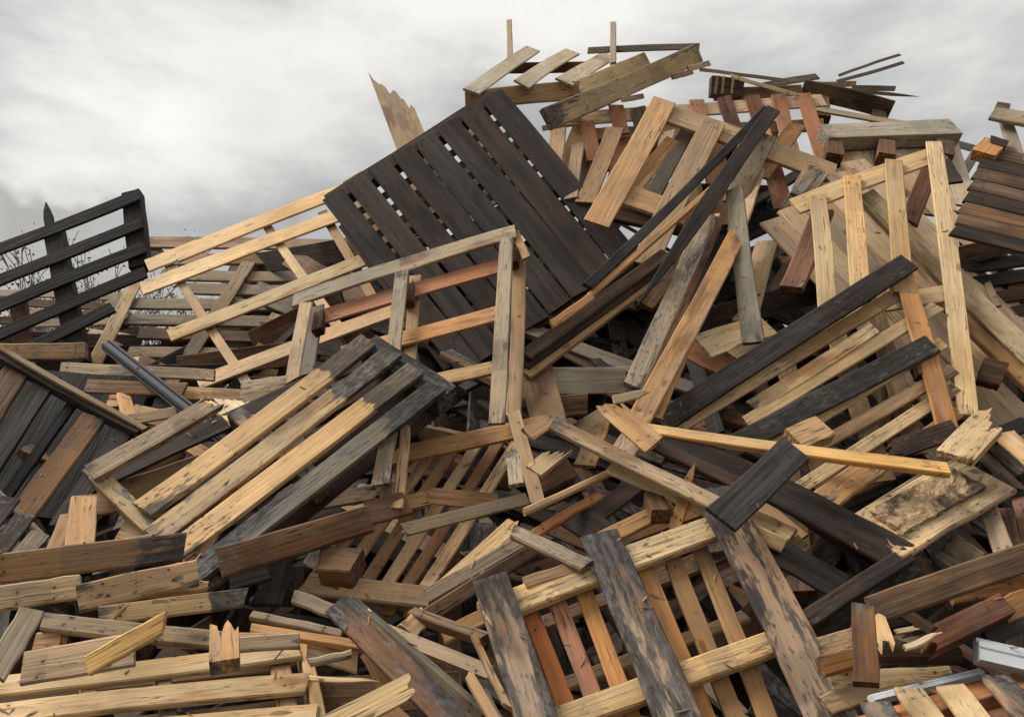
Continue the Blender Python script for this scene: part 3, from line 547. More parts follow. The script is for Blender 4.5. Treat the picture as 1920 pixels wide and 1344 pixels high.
  ('rail',1.548,0.1097,0.0158,0.76,0.079,0.125,0.8174,0.5755,-0.0217,-0.0155,'tan',0,0,0,'cc','wood'),
  ('slat',0.354,0.0969,0.0144,0.0,0.0,0.0,0.5943,0.4404,0.3711,-0.5614,'red',0,0,0,'cc','wood'),
  ('slat',0.275,0.0986,0.0144,0.195,0.054,0.183,0.5874,0.4358,0.3765,-0.5686,'red',0,0,0,'cc','wood'),
  ('slat',0.253,0.0982,0.0144,0.334,0.041,0.168,0.5827,0.4327,0.38,-0.5734,'brown',0,0,0,'cc','wood'),
  ('slat',0.372,0.0978,0.0144,0.723,0.018,0.164,0.5746,0.4273,0.3861,-0.5816,'red',0,0,0,'cc','wood'),
  ('slat',0.404,0.0995,0.0144,0.919,0.009,0.171,0.5899,0.4375,0.3745,-0.566,'redbrown',0,0,0,'cc','wood'),
  ('slat',0.315,0.0997,0.0144,1.094,0.015,0.215,0.5843,0.4338,0.3788,-0.5717,'redbrown',0,0,0,'cc','wood'),
  ('slat',0.608,0.0964,0.0144,1.255,-0.043,0.079,0.5638,0.4202,0.3938,-0.592,'red',0,0,0,'cc','wood'),
  ('slat',0.709,0.0971,0.0144,1.426,-0.068,0.035,0.5733,0.4265,0.387,-0.5828,'red',0,0,0,'cc','wood'),
 ]),
 ('pine_pallet', 'fresh pine pallet leaning in the hollow below the summit', 'pallet', 'pallets thrown on the heap', False, (0.77, 4.21, 3.276), [
  ('cross_rail',1.072,0.1555,0.0252,0.586,0.092,0.526,0.7833,0.5583,0.1419,-0.2337,'peach',0,0,0,'cc','wood'),
  ('cross_rail',0.387,0.1462,0.0288,0.028,-0.044,0.074,0.7894,0.5619,0.1266,-0.2124,'peach',0,0,0,'cc','wood'),
  ('cross_rail',0.422,0.1013,0.036,0.0,0.0,0.0,0.8055,0.5711,0.0748,-0.1394,'brown',0,0,0,'cc','wood'),
  ('deck_board',1.069,0.143,0.0158,-0.081,0.04,0.396,-0.4255,-0.3198,-0.4791,0.698,'peach',0,0,0,'cc','wood'),
  ('deck_board',1.166,0.138,0.0158,0.173,-0.051,0.172,-0.4262,-0.3203,-0.4788,0.6975,'peach',0,0,0,'cc','wood'),
  ('deck_board',0.588,0.1251,0.0158,0.573,-0.017,0.312,-0.4221,-0.3175,-0.4806,0.7,'greytan',0.3,0,0,'cc','wood'),
  ('deck_board',0.403,0.1101,0.0158,0.829,-0.087,0.145,-0.3849,-0.2919,-0.4966,0.7211,'greytan',0.35,0,0,'cc','wood'),
  ('deck_board',0.79,0.0891,0.0144,0.121,0.126,0.352,-0.4229,-0.318,-0.4803,0.6996,'grey',0,0,0,'cc','wood'),
  ('deck_board',0.7,0.0934,0.0144,-0.002,0.123,0.33,-0.3717,-0.2828,-0.5018,0.728,'tan',0,0,0,'cc','wood'),
 ]),
 ('heap_top_pallet', 'brown box shaped pallet jutting out at the right of the ridge', 'pallet', 'pallets thrown on the heap', False, (2.344, 4.91, 4.302), [
  ('front_beam',0.617,0.1269,0.05,0.005,0.21,0.249,0.4691,0.8486,-0.009,-0.2446,'brown',0,0,0,'cc','wood'),
  ('bottom_board',0.816,0.0718,0.0144,0.0,0.0,0.0,0.8724,0.4683,0.0859,-0.1109,'greytan',0,0,0,'cc','wood'),
  ('block',0.309,0.1166,0.08,-0.199,0.181,0.147,0.5486,0.2762,0.3878,-0.6873,'brown',0,0,0,'cc','wood'),
  ('block',0.215,0.0928,0.08,0.17,0.123,0.027,0.5349,0.2684,0.3932,-0.698,'darkbrown',0,0,0,'cc','wood'),
  ('deck_board',0.704,0.0565,0.0144,-0.284,0.444,0.527,0.7481,0.5693,-0.0143,0.3407,'grey',0,0,0,'cc','wood'),
  ('deck_board',0.289,0.0433,0.0144,0.138,0.631,0.616,0.6404,0.7679,-0.0111,0.0087,'tan',0,0,0,'cc','wood'),
  ('deck_board',0.382,0.0386,0.0144,0.397,0.592,0.558,0.6272,0.7668,0.0561,0.1243,'grey',0,0,0,'cc','wood'),
  ('side_beam',0.612,0.0928,0.04,-0.555,0.38,0.393,0.4921,0.8539,-0.0995,-0.1375,'tan',0,0,0,'cc','wood'),
 ]),
 ('striped_block_crate', 'small striped block end of a pallet against the sky on the ridge', 'pallet', 'pallets thrown on the heap', False, (1.565, 5.312, 4.745), [
  ('block',0.234,0.1394,0.08,0.0,0.0,0.0,0.6285,0.7762,0.0387,-0.0313,'brown',0,0,0,'cc','wood'),
  ('slat',0.129,0.0193,0.0086,-0.084,-0.045,0.001,0.4174,0.5154,0.5816,-0.471,'pale',0,0,0,'cc','wood'),
  ('slat',0.129,0.0193,0.0086,-0.034,-0.045,0.001,0.4174,0.5154,0.5816,-0.471,'pale',0,0,0,'cc','wood'),
  ('slat',0.129,0.0193,0.0086,0.036,-0.045,0.001,0.4174,0.5154,0.5816,-0.471,'pale',0,0,0,'cc','wood'),
 ]),
 ('edge_pallet', 'dark brown slatted pallet leaning in from the right edge of the picture', 'pallet', 'pallets thrown on the heap', False, (2.141, 3.345, 2.839), [
  ('slat',0.27,0.0948,0.018,0.285,0.239,0.511,0.8043,0.4963,0.0919,-0.3137,'brown',0,0,0,'cc','wood'),
  ('slat',0.285,0.0919,0.018,0.241,0.201,0.431,0.8004,0.4951,0.098,-0.3235,'darkbrown',0,0,0,'cc','wood'),
  ('slat',0.303,0.0897,0.018,0.199,0.167,0.357,0.8019,0.4956,0.0955,-0.3196,'brown',0,0,0,'cc','wood'),
  ('slat',0.313,0.0873,0.018,0.157,0.131,0.281,0.8011,0.4953,0.0969,-0.3218,'brown',0,0,0,'cc','wood'),
  ('slat',0.328,0.0856,0.018,0.116,0.096,0.207,0.8093,0.4977,0.0838,-0.3006,'darkbrown',0,0,0,'cc','wood'),
  ('slat',0.344,0.0834,0.018,0.076,0.064,0.136,0.808,0.4974,0.0858,-0.3039,'brown',0,0,0,'cc','wood'),
  ('slat',0.353,0.0814,0.018,0.037,0.032,0.068,0.8086,0.4975,0.0849,-0.3024,'brown',0,0,0,'cc','wood'),
  ('slat',0.365,0.0794,0.018,0.0,0.0,0.0,0.81,0.4979,0.0825,-0.2985,'darkbrown',0,0,0,'cc','wood'),
  ('slat',0.235,0.1121,0.0216,0.381,0.308,0.761,0.8067,0.497,0.088,-0.3075,'greytan',0,0,0,'cc','wood'),
  ('post',0.383,0.0633,0.0216,0.336,0.309,0.647,0.5082,0.3684,0.345,-0.6979,'greytan',0,0,0,'cc','wood'),
  ('block',0.124,0.1081,0.06,0.2,0.287,0.572,0.8116,0.4338,-0.258,0.2942,'orange',0,0,0,'cc','wood'),
  ('cap',0.082,0.0593,0.0216,0.243,0.27,0.609,0.7732,0.4861,0.1356,-0.3839,'dark',0,0,0,'cc','wood'),
  ('top_block',0.064,0.0685,0.04,0.378,0.411,0.869,0.8141,0.499,0.0756,-0.2871,'brown',0,0,0,'cc','wood'),
 ]),
 ('fence_pallet', 'black slatted pallet silhouetted against the sky at the left edge', 'pallet', 'pallets thrown on the heap', False, (-2.825, 4.764, 2.742), [
  ('slat',1.023,0.0984,0.0216,-0.138,0.226,0.829,0.7724,0.5888,-0.1514,0.1838,'black',0,0,0,'cc','wood'),
  ('slat',1.018,0.0945,0.0216,-0.068,0.162,0.595,0.7715,0.5881,-0.1541,0.1873,'black',0,0,0,'cc','wood'),
  ('slat',1.019,0.0915,0.0216,-0.008,0.111,0.41,0.7724,0.5889,-0.1514,0.1837,'black',0,0,0,'cc','wood'),
  ('slat',1.012,0.0885,0.0216,0.046,0.059,0.22,0.7705,0.5873,-0.1573,0.1914,'black',0,0,0,'cc','wood'),
  ('slat',0.798,0.0858,0.0216,0.0,0.0,0.0,0.7644,0.5824,-0.1747,0.2144,'black',0,0,0,'cc','wood'),
  ('post',0.634,0.123,0.09,0.327,0.27,0.793,0.6336,0.4917,0.3576,-0.4785,'black',0,0,0,'cc','wood'),
  ('post',1.088,0.1147,0.08,-0.01,0.14,0.309,0.6597,0.5112,0.3291,-0.4418,'black',0,0,0,'cc','wood'),
  ('post',0.524,0.0881,0.06,-0.229,0.082,0.037,0.6475,0.5021,0.3428,-0.4595,'brown',0,0,0,'cc','wood'),
  ('spike',0.35,0.0605,0.0216,-0.257,0.257,0.858,0.4498,0.3353,-0.5072,0.6542,'black',0,0,0,'cp','wood'),
 ]),
 ('lattice_pallet', 'light pine lattice pallet resting on the left shoulder of the heap', 'pallet', 'pallets thrown on the heap', False, (-1.121, 4.213, 2.576), [
  ('slat',0.342,0.1545,0.0144,-1.054,0.674,0.736,0.8609,0.4374,-0.1765,0.1906,'pine',0,0,0,'cc','wood'),
  ('slat',1.183,0.1584,0.0144,-0.514,0.766,1.006,0.8617,0.4382,-0.1746,0.1869,'pine',0,0,0,'cc','wood'),
  ('slat',1.383,0.1474,0.0144,-0.538,0.604,0.76,0.8658,0.4421,-0.1644,0.1668,'pine',0,0,0,'cc','wood'),
  ('slat',1.212,0.1252,0.0144,-0.283,0.285,0.352,0.8658,0.4421,-0.1644,0.1668,'pine',0,0,0,'cc','wood'),
  ('slat',1.165,0.1066,0.0144,0.0,0.0,0.0,0.8702,0.4466,-0.1518,0.1422,'peach',0,0,0,'cc','wood'),
  ('cross_slat',0.227,0.0582,0.0144,-1.026,0.621,0.62,0.7639,0.4419,0.165,-0.4403,'peach',0,0,0,'cc','wood'),
  ('cross_slat',1.193,0.0526,0.0144,-0.59,0.217,0.13,0.7656,0.4425,0.1633,-0.4375,'peach',0,0,0,'cc','wood'),
  ('cross_slat',1.297,0.0586,0.0144,-0.175,0.433,0.552,0.751,0.437,0.1776,-0.4621,'pine',0,0,0,'cc','wood'),
  ('cross_slat',1.1,0.0596,0.0144,0.098,0.48,0.689,0.7287,0.4283,0.1977,-0.4965,'tan',0,0,0,'cc','wood'),
 ]),
 ('trestle_pallet', 'weathered pallet of horizontal slats behind the pine lattice', 'pallet', 'pallets thrown on the heap', False, (-1.963, 4.95, 2.562), [
  ('slat',1.506,0.1336,0.0216,-0.035,0.75,1.125,0.8816,0.4717,0.0097,0.0125,'greytan',0.08,0,0,'cc','wood'),
  ('slat',1.235,0.1285,0.0216,0.126,0.651,0.969,0.8814,0.4718,0.0038,0.0237,'tan',0.08,0,0,'cc','wood'),
  ('slat',1.287,0.1222,0.0216,0.092,0.545,0.812,0.8816,0.4718,0.0086,0.0146,'greytan',0.08,0,0,'cc','wood'),
  ('slat',1.332,0.1031,0.0216,0.168,0.194,0.282,0.8817,0.4716,0.0145,0.0035,'brown',0.08,0,0,'cc','wood'),
  ('slat',0.971,0.0934,0.0216,0.0,0.0,0.0,0.8817,0.4715,0.0175,-0.002,'tan',0.08,0,0,'cc','wood'),
  ('slat',1.099,0.1171,0.0216,0.211,0.46,0.679,0.8816,0.4717,0.012,0.0082,'greytan',0.08,0,0,'cc','wood'),
  ('slat',1.596,0.1123,0.0216,-0.013,0.361,0.541,0.8816,0.4717,0.0097,0.0125,'greytan',0.08,0,0,'cc','wood'),
  ('slat',1.437,0.1076,0.0216,0.091,0.273,0.405,0.8816,0.4717,0.0104,0.0113,'greytan',0.08,0,0,'cc','wood'),
  ('slat',1.368,0.0981,0.0216,0.177,0.094,0.132,0.8817,0.4716,0.0151,0.0025,'tan',0.08,0,0,'cc','wood'),
  ('brace',0.977,0.0945,0.0144,-0.669,0.245,0.456,0.6329,0.327,0.3401,-0.6139,'pine',0,0,0,'cc','wood'),
  ('brace',1.102,0.0997,0.0144,-0.032,0.279,0.474,0.5785,0.297,0.3666,-0.6654,'greytan',0,0,0,'cc','wood'),
  ('brace',0.462,0.0922,0.0144,0.356,0.115,0.207,0.5785,0.297,0.3666,-0.6654,'tan',0,0,0,'cc','wood'),
  ('block',0.161,0.1101,0.09,-0.686,0.718,1.021,0.8177,0.4312,0.1916,-0.3297,'darkbrown',0,0,0,'cc','wood'),
  ('block',0.13,0.0867,0.09,-0.72,0.32,0.428,0.7831,0.4113,0.2312,-0.4051,'brown',0,0,0,'cc','wood'),
  ('block',0.219,0.1252,0.09,0.657,0.729,0.968,0.7658,0.4014,0.248,-0.437,'brown',0,0,0,'cc','wood'),
  ('back_board',0.839,0.1966,0.0144,0.246,0.844,0.973,0.8814,0.4718,0.004,0.0233,'grey',0,0,0,'cc','wood'),
  ('back_board',0.844,0.1898,0.0144,0.266,0.761,0.848,0.8814,0.4718,0.0042,0.0228,'brown',0,0,0,'cc','wood'),
  ('back_board',0.848,0.1832,0.0144,0.286,0.682,0.727,0.8814,0.4718,0.0045,0.0223,'darkbrown',0,0,0,'cc','wood'),
  ('back_board',0.853,0.177,0.0144,0.305,0.605,0.611,0.8814,0.4718,0.0047,0.0218,'greytan',0,0,0,'cc','wood'),
  ('back_board',0.857,0.1711,0.0144,0.323,0.53,0.499,0.8814,0.4718,0.005,0.0214,'brown2',0,0,0,'cc','wood'),
  ('back_board',0.862,0.1656,0.0144,0.341,0.458,0.39,0.8814,0.4718,0.0052,0.0209,'grey',0,0,0,'cc','wood'),
  ('back_board',0.866,0.1602,0.0144,0.358,0.389,0.285,0.8814,0.4718,0.0055,0.0205,'brown',0,0,0,'cc','wood'),
 ]),
 ('black_crate', 'black crate side with brown boards slumped at the left edge', 'pallet', 'pallets thrown on the heap', False, (-1.716, 2.879, 1.63), [
  ('top_rail',0.819,0.0226,0.036,-0.076,0.314,0.526,0.8497,0.4674,0.1581,-0.1858,'greytan',0,0,0,'cc','wood'),
  ('top_rail',0.76,0.036,0.06,-0.077,0.327,0.499,0.8499,0.4675,0.1576,-0.1851,'charcoal',0,0,0,'cc','wood'),
  ('side_board',0.352,0.1182,0.018,-0.344,0.312,0.499,0.6162,0.3088,0.3848,-0.614,'brown2',0.3,0,0,'cc','wood'),
  ('side_board',0.539,0.0873,0.018,-0.221,0.24,0.357,0.6061,0.3025,0.3897,-0.6239,'charcoal',0.1,0,0,'cc','wood'),
  ('side_board',0.469,0.1053,0.018,0.001,0.177,0.212,0.5681,0.279,0.4069,-0.6586,'brown2',0.25,0,0,'cc','wood'),
  ('side_board',0.444,0.0801,0.018,0.141,0.161,0.159,0.5709,0.2807,0.4058,-0.6563,'charcoal',0.1,0,0,'cc','wood'),
  ('side_board',0.511,0.0466,0.018,-0.117,0.237,0.275,0.581,0.2869,0.4013,-0.6473,'black',0.1,0,0,'cc','wood'),
  ('back_panel',0.746,0.5671,0.0144,-0.25,0.555,0.346,0.6116,0.306,0.387,-0.6185,'black',0,0,0,'cc','wood'),  # added black sheet, its colour stands in for the shaded void behind the boards
  ('bottom_rail',0.432,0.0196,0.0288,0.0,0.0,0.0,0.8311,0.4524,0.1969,-0.2568,'greytan',0,0,0,'cc','wood'),
 ]),
 ('slatted_crate', 'dark grey slatted crate half buried at the lower left edge', 'pallet', 'pallets thrown on the heap', False, (-1.516, 2.672, 1.489), [
  ('slat',0.271,0.0603,0.0144,-0.229,0.082,0.143,0.7692,0.078,0.2878,-0.5652,'charcoal',0.2,0,0,'cc','wood'),
  ('slat',0.226,0.0609,0.0144,-0.15,0.053,0.094,0.7553,0.071,0.2896,-0.5836,'dark',0.2,0,0,'cc','wood'),
  ('slat',0.184,0.0619,0.0144,-0.074,0.026,0.046,0.7377,0.0624,0.2915,-0.6057,'grey',0.2,0,0,'cc','wood'),
  ('slat',0.145,0.0634,0.0144,0.0,0.0,0.0,0.714,0.0512,0.2937,-0.6335,'charcoal',0.2,0,0,'cc','wood'),
 ]),
 ('corner_pallet', 'bright pine pallet lying flat in the bottom left corner', 'pallet', 'pallets thrown on the heap', False, (-0.99, 2.382, 1.084), [
  ('deck_board',0.811,0.0871,0.0173,-0.024,-0.021,0.134,0.9595,0.2233,0.0022,0.1715,'pine',0.06,0,0,'cc','wood'),
  ('deck_board',0.795,0.0817,0.0173,0.043,-0.134,0.075,0.9636,0.2232,0.0078,0.1472,'pine',0.06,0,0,'cc','wood'),
  ('deck_board',0.777,0.0771,0.0173,0.102,-0.234,0.022,0.9651,0.2231,0.0103,0.1368,'pine',0.06,0,0,'cc','wood'),
  ('end_rail',0.486,0.0344,0.09,0.435,-0.003,0.045,0.8081,0.1588,0.1571,-0.5451,'pine',0,0,0,'cc','wood'),
  ('stringer',0.376,0.0365,0.09,-0.122,-0.119,0.032,0.8517,0.1716,0.143,-0.474,'tan',0,0,0,'cc','wood'),
  ('stringer',0.387,0.0384,0.09,0.067,-0.088,0.03,0.8418,0.1686,0.1464,-0.4914,'grey',0,0,0,'cc','wood'),
  ('stringer',0.446,0.0561,0.0216,0.363,-0.031,0.064,0.8075,0.1586,0.1573,-0.5459,'tan',0,0,0,'cc','wood'),
  ('bottom_board',0.879,0.0581,0.0144,-0.079,0.135,0.071,0.9612,0.2233,0.0044,0.1619,'brown',0,0,0,'cc','wood'),  # bottom boards coloured brown to paint the shade in the deck gaps
  ('bottom_board',0.868,0.0543,0.0144,-0.038,0.065,0.034,0.9629,0.2232,0.0069,0.1513,'brown',0,0,0,'cc','wood'),
  ('bottom_board',0.857,0.0508,0.0144,0.0,0.0,0.0,0.9644,0.2232,0.0092,0.1415,'brown',0,0,0,'cc','wood'),
 ]),
 ('hollow_pallet', 'brown slatted pallet lying in the hollow at bottom centre', 'pallet', 'pallets thrown on the heap', False, (-0.331, 2.746, 1.338), [
  ('slat',0.587,0.0505,0.0158,-0.189,0.266,0.336,0.7748,0.3233,-0.2603,0.4768,'brown2',0.12,0,0,'cc','wood'),
  ('slat',0.632,0.0493,0.0158,-0.108,0.256,0.337,0.7724,0.322,-0.262,0.4808,'tan',0.12,0,0,'cc','wood'),
  ('slat',0.702,0.0481,0.0158,-0.021,0.25,0.342,0.7684,0.3198,-0.2646,0.487,'brown2',0.12,0,0,'cc','wood'),
  ('slat',0.713,0.0473,0.0158,0.055,0.236,0.337,0.7708,0.3211,-0.2631,0.4834,'tan',0.12,0,0,'cc','wood'),
  ('slat',0.733,0.0466,0.0158,0.129,0.224,0.335,0.773,0.3223,-0.2616,0.4797,'brown2',0.12,0,0,'cc','wood'),
  ('slat',0.749,0.0459,0.0158,0.198,0.214,0.333,0.7758,0.3238,-0.2597,0.4753,'tan',0.12,0,0,'cc','wood'),
  ('front_rail',0.439,0.0857,0.0216,-0.147,-0.007,0.062,0.9027,0.4151,-0.0005,-0.1135,'tan',0.15,0,0,'cc','wood'),
  ('slat_end',0.071,0.0466,0.0144,-0.336,0.08,0.042,0.6189,0.3184,0.2663,-0.6668,'orange',0,0,0,'cc','wood'),
  ('slat_end',0.07,0.046,0.0144,-0.241,0.057,0.03,0.6093,0.3146,0.2708,-0.6756,'orange',0,0,0,'cc','wood'),
  ('slat_end',0.069,0.0454,0.0144,-0.147,0.035,0.019,0.5996,0.3107,0.2753,-0.6842,'orange',0,0,0,'cc','wood'),
  ('slat_end',0.069,0.0449,0.0144,-0.073,0.017,0.009,0.5918,0.3076,0.2788,-0.691,'orange',0,0,0,'cc','wood'),
  ('slat_end',0.068,0.0444,0.0144,0.0,0.0,0.0,0.584,0.3044,0.2822,-0.6976,'orange',0,0,0,'cc','wood'),
  ('slat',0.452,0.0684,0.018,0.192,0.043,0.142,0.8399,0.3601,-0.2065,0.3496,'pine',0.12,0,0,'cb','wood'),
  ('back_rail',0.452,0.0851,0.0216,0.117,0.458,0.472,0.897,0.4148,0.0172,-0.1518,'brown',0,0,0,'cc','wood'),
 ]),
 ('charred_pallet', 'charcoal pallet with cut rounded board ends right of centre', 'pallet', 'pallets thrown on the heap', False, (1.035, 2.46, 1.381), [
  ('top_board',0.387,0.1073,0.018,-0.269,0.048,0.358,-0.3123,-0.1854,-0.4509,0.8154,'charcoal',0.05,0,0,'cc','wood'),
  ('top_board',0.448,0.1214,0.0216,-0.029,0.091,0.242,0.8255,0.4646,0.1476,-0.2845,'dark',0.05,0,0,'cc','wood'),
  ('top_board',0.458,0.0517,0.036,-0.04,-0.033,0.04,0.8453,0.4689,-0.1336,0.2188,'dark',0.1,0,0,'cc','wood'),
  ('bottom_board',0.456,0.0373,0.0216,0.0,0.0,0.0,0.8449,0.4686,-0.1345,0.2203,'darkbrown',0.3,0,0,'cc','wood'),
  ('bottom_board',0.312,0.0991,0.0144,-0.165,0.096,0.121,0.827,0.4654,0.1451,-0.28,'charcoal',0,0,0,'cc','wood'),
  ('bottom_board',0.405,0.084,0.0144,0.005,0.14,0.199,0.8064,0.4547,0.1759,-0.3348,'darkbrown',0,0,0,'cc','wood'),
  ('top_board',0.362,0.1264,0.018,-0.369,0.242,0.441,0.8361,0.4701,0.129,-0.2515,'darkbrown',0.1,0,0,'cc','wood'),
 ]),
 ('bottom_right_pallet', 'pallet with short mixed boards in the bottom right corner', 'pallet', 'pallets thrown on the heap', False, (1.039, 1.976, 1.141), [
  ('deck_board',0.276,0.0687,0.0173,-0.174,-0.035,0.01,0.6509,0.1128,0.0377,-0.7498,'grey',0.5,0,0,'cc','wood'),
  ('deck_board',0.35,0.0685,0.0173,-0.082,-0.021,0.025,0.631,0.1118,0.0406,-0.7666,'pine',0.08,0,0,'cc','wood'),
  ('deck_board',0.363,0.0689,0.0173,0.01,-0.039,0.032,0.6202,0.1112,0.0422,-0.7754,'pine',0.08,0,0,'cc','wood'),
  ('deck_board',0.349,0.072,0.0173,0.136,-0.013,0.053,0.6097,0.1106,0.0437,-0.7837,'greytan',0.6,0,0,'cc','wood'),
  ('rail',0.573,0.0702,0.036,0.052,0.131,0.034,0.9859,0.0945,-0.0722,0.118,'redorange',0,0,0,'cc','wood'),
  ('rail',0.479,0.0606,0.036,0.0,0.0,0.0,0.9856,0.0943,-0.0724,0.1201,'redbrown',0,0,0,'cc','wood'),
 ]),
 ('plank', 'broken board with a splintered tip standing up above the dark pallet', 'plank', 'loose planks and beams on the heap', True, (-0.775, 5.16, 4.416), [
  ('plank',1.512,0.2209,0.0144,-0.775,5.16,4.416,0.5547,0.2053,-0.5453,0.5939,'tan',0,0,0,'cs','wood'),
 ]),
 ('plank', 'short square stick pointing straight up at the left of the summit', 'plank', 'loose planks and beams on the heap', True, (-0.02, 5.488, 5.257), [
  ('plank',0.809,0.0414,0.0216,-0.02,5.488,5.257,0.6532,0.2636,-0.3824,0.598,'greytan',0,0,0,'cc','wood'),
 ]),
 ('plank', 'short square stick pointing straight up at the right of the summit', 'plank', 'loose planks and beams on the heap', True, (0.74, 5.244, 5.075), [
  ('plank',0.702,0.0435,0.0216,0.74,5.244,5.075,0.6896,0.2628,-0.3958,0.5466,'greytan',0,0,0,'cc','wood'),
 ]),
 ('plank', 'upper of two thin dark strips rising against the sky on right', 'plank', 'loose planks and beams on the heap', True, (2.668, 5.377, 4.978), [
  ('plank',0.674,0.0214,0.0086,2.668,5.377,4.978,0.6932,0.6646,-0.0585,0.2727,'grey',0,0,0,'cc','wood'),
 ]),
 ('plank', 'lower of two thin dark strips rising against the sky on right', 'plank', 'loose planks and beams on the heap', True, (2.635, 5.31, 4.879), [
  ('plank',0.675,0.0253,0.0086,2.635,5.31,4.879,0.6866,0.6844,-0.0446,0.2412,'grey',0,0,0,'cc','wood'),
 ]),
 ('plank', 'thin pointed strip sticking out right beyond the ridge', 'plank', 'loose planks and beams on the heap', True, (2.603, 5.1, 4.584), [
  ('plank',0.475,0.0242,0.0086,2.603,5.1,4.584,0.6376,0.7604,0.008,-0.123,'grey',0,0,0,'cp','wood'),
 ]),
 ('plank', 'thin batten reaching from the summit pallet towards the ridge crate', 'plank', 'loose planks and beams on the heap', True, (1.666, 5.186, 4.775), [
  ('plank',0.662,0.0247,0.0086,1.666,5.186,4.775,0.6311,0.7731,0.0637,0.0006,'greytan',0,0,0,'cc','wood'),
 ]),
 ('plank', 'thin pale batten sloping over the reddish ridge slats', 'plank', 'loose planks and beams on the heap', True, (1.684, 4.859, 4.5), [
  ('plank',0.46,0.0269,0.0086,1.684,4.859,4.5,0.622,0.7412,0.0591,-0.2455,'pale',0,0,0,'cc','wood'),
 ]),
 ('plank', 'grey board end sticking out behind the plywood pallet', 'plank', 'loose planks and beams on the heap', True, (2.955, 4.813, 4.034), [
  ('plank',0.139,0.0449,0.0144,2.955,4.813,4.034,0.6223,0.7343,0.051,-0.2664,'grey',0,0,0,'cc','wood'),
 ]),
 ('plank', 'grey strut below the plywood pallet end against the sky', 'plank', 'loose planks and beams on the heap', True, (2.818, 4.553, 3.809), [
  ('plank',0.342,0.0564,0.0158,2.818,4.553,3.809,-0.3564,-0.2761,-0.3211,0.8329,'grey',0,0,0,'cc','wood'),
 ]),
 ('plank', 'dark rounded board end behind the upright pallet top', 'plank', 'loose planks and beams on the heap', True, (2.416, 4.116, 3.528), [
  ('plank',0.224,0.0826,0.0158,2.416,4.116,3.528,0.5325,0.4077,0.2382,-0.7025,'darkbrown',0,0,0,'cc','wood'),
 ]),
 ('plank', 'tan board leaning left of the fresh pine pallet', 'plank', 'loose planks and beams on the heap', True, (0.516, 4.33, 3.678), [
  ('plank',0.657,0.1072,0.0158,0.516,4.33,3.678,-0.4475,-0.3693,-0.3952,0.7122,'tan',0,0,0,'cc','wood'),
 ]),
 ('plank', 'thin grey board standing in the shadow beside the dark pallet edge', 'plank', 'loose planks and beams on the heap', True, (0.371, 4.397, 3.67), [
  ('plank',0.588,0.0815,0.0158,0.371,4.397,3.67,0.5198,0.4099,0.2488,-0.707,'greytan',0.15,0,0,'cc','wood'),
 ]),
 ('plank', 'brown board in the hollow just right of the dark pallet', 'plank', 'loose planks and beams on the heap', True, (0.274, 4.621, 3.913), [
  ('plank',0.5,0.1077,0.0158,0.274,4.621,3.913,0.5283,0.4109,0.2536,-0.6983,'tan',0,0,0,'cc','wood'),
 ]),
 ('plank', 'wide brown board leaning deep in the hollow under the summit', 'plank', 'loose planks and beams on the heap', True, (0.377, 4.74, 3.934), [
  ('plank',0.811,0.1397,0.0158,0.377,4.74,3.934,-0.4976,-0.3284,-0.3749,0.7099,'tan',0,0,0,'cc','wood'),
 ]),
 ('plank', 'reddish board standing in the middle of the hollow', 'plank', 'loose planks and beams on the heap', True, (0.633, 4.612, 3.704), [
  ('plank',0.929,0.0924,0.0158,0.633,4.612,3.704,-0.4973,-0.3734,-0.2896,0.7276,'redbrown',0,0,0,'cc','wood'),
 ]),
 ('plank', 'grey board hanging between the two fresh pine boards', 'plank', 'loose planks and beams on the heap', True, (0.929, 4.593, 3.822), [
  ('plank',0.619,0.0996,0.0158,0.929,4.593,3.822,-0.4569,-0.4136,-0.2881,0.7329,'greytan',0.35,0,0,'cc','wood'),
 ]),
 ('plank', 'grey knotty board half hidden between the pine boards', 'plank', 'loose planks and beams on the heap', True, (0.796, 4.512, 3.616), [
  ('plank',0.553,0.1041,0.0158,0.796,4.512,3.616,-0.4729,-0.3625,-0.3153,0.7387,'grey',0.2,0,0,'cc','wood'),
 ]),
 ('plank', 'long red board slanting down below the ridge at right', 'plank', 'loose planks and beams on the heap', True, (1.528, 4.379, 3.701), [
  ('plank',0.835,0.1084,0.0158,1.528,4.379,3.701,0.5834,0.3722,0.3484,-0.6322,'red',0,0,0,'cc','wood'),
 ]),
 ('plank', 'short orange board crossing in front of the red ridge slats', 'plank', 'loose planks and beams on the heap', True, (1.546, 4.283, 3.74), [
  ('plank',0.488,0.0998,0.0158,1.546,4.283,3.74,-0.3385,-0.3148,-0.4527,0.7625,'orange',0,0,0,'cc','wood'),
 ]),
 ('plank', 'grey weathered short board on the pine pallet right end', 'plank', 'loose planks and beams on the heap', True, (1.633, 4.095, 3.45), [
  ('plank',0.232,0.1134,0.0158,1.633,4.095,3.45,-0.3279,-0.3026,-0.4404,0.7791,'greytan',0.45,0,0,'cc','wood'),
 ]),
 ('plank', 'tan board steeply leaning left of the mossy board', 'plank', 'loose planks and beams on the heap', True, (1.344, 4.197, 3.494), [
  ('plank',0.923,0.0969,0.0158,1.344,4.197,3.494,-0.441,-0.3541,-0.2759,0.7772,'peach',0.1,0,0,'cc','wood'),
 ]),
 ('plank', 'pale board with nail holes under the mossy plank foot', 'plank', 'loose planks and beams on the heap', True, (1.038, 3.614, 2.475), [
  ('plank',0.388,0.1449,0.0158,1.038,3.614,2.475,0.8417,0.4828,-0.0775,0.2288,'pale',0,0,0,'cc','wood'),
 ]),
 ('plank', 'red wide board lying below the pale nailed board', 'plank', 'loose planks and beams on the heap', True, (0.942, 3.6, 2.358), [
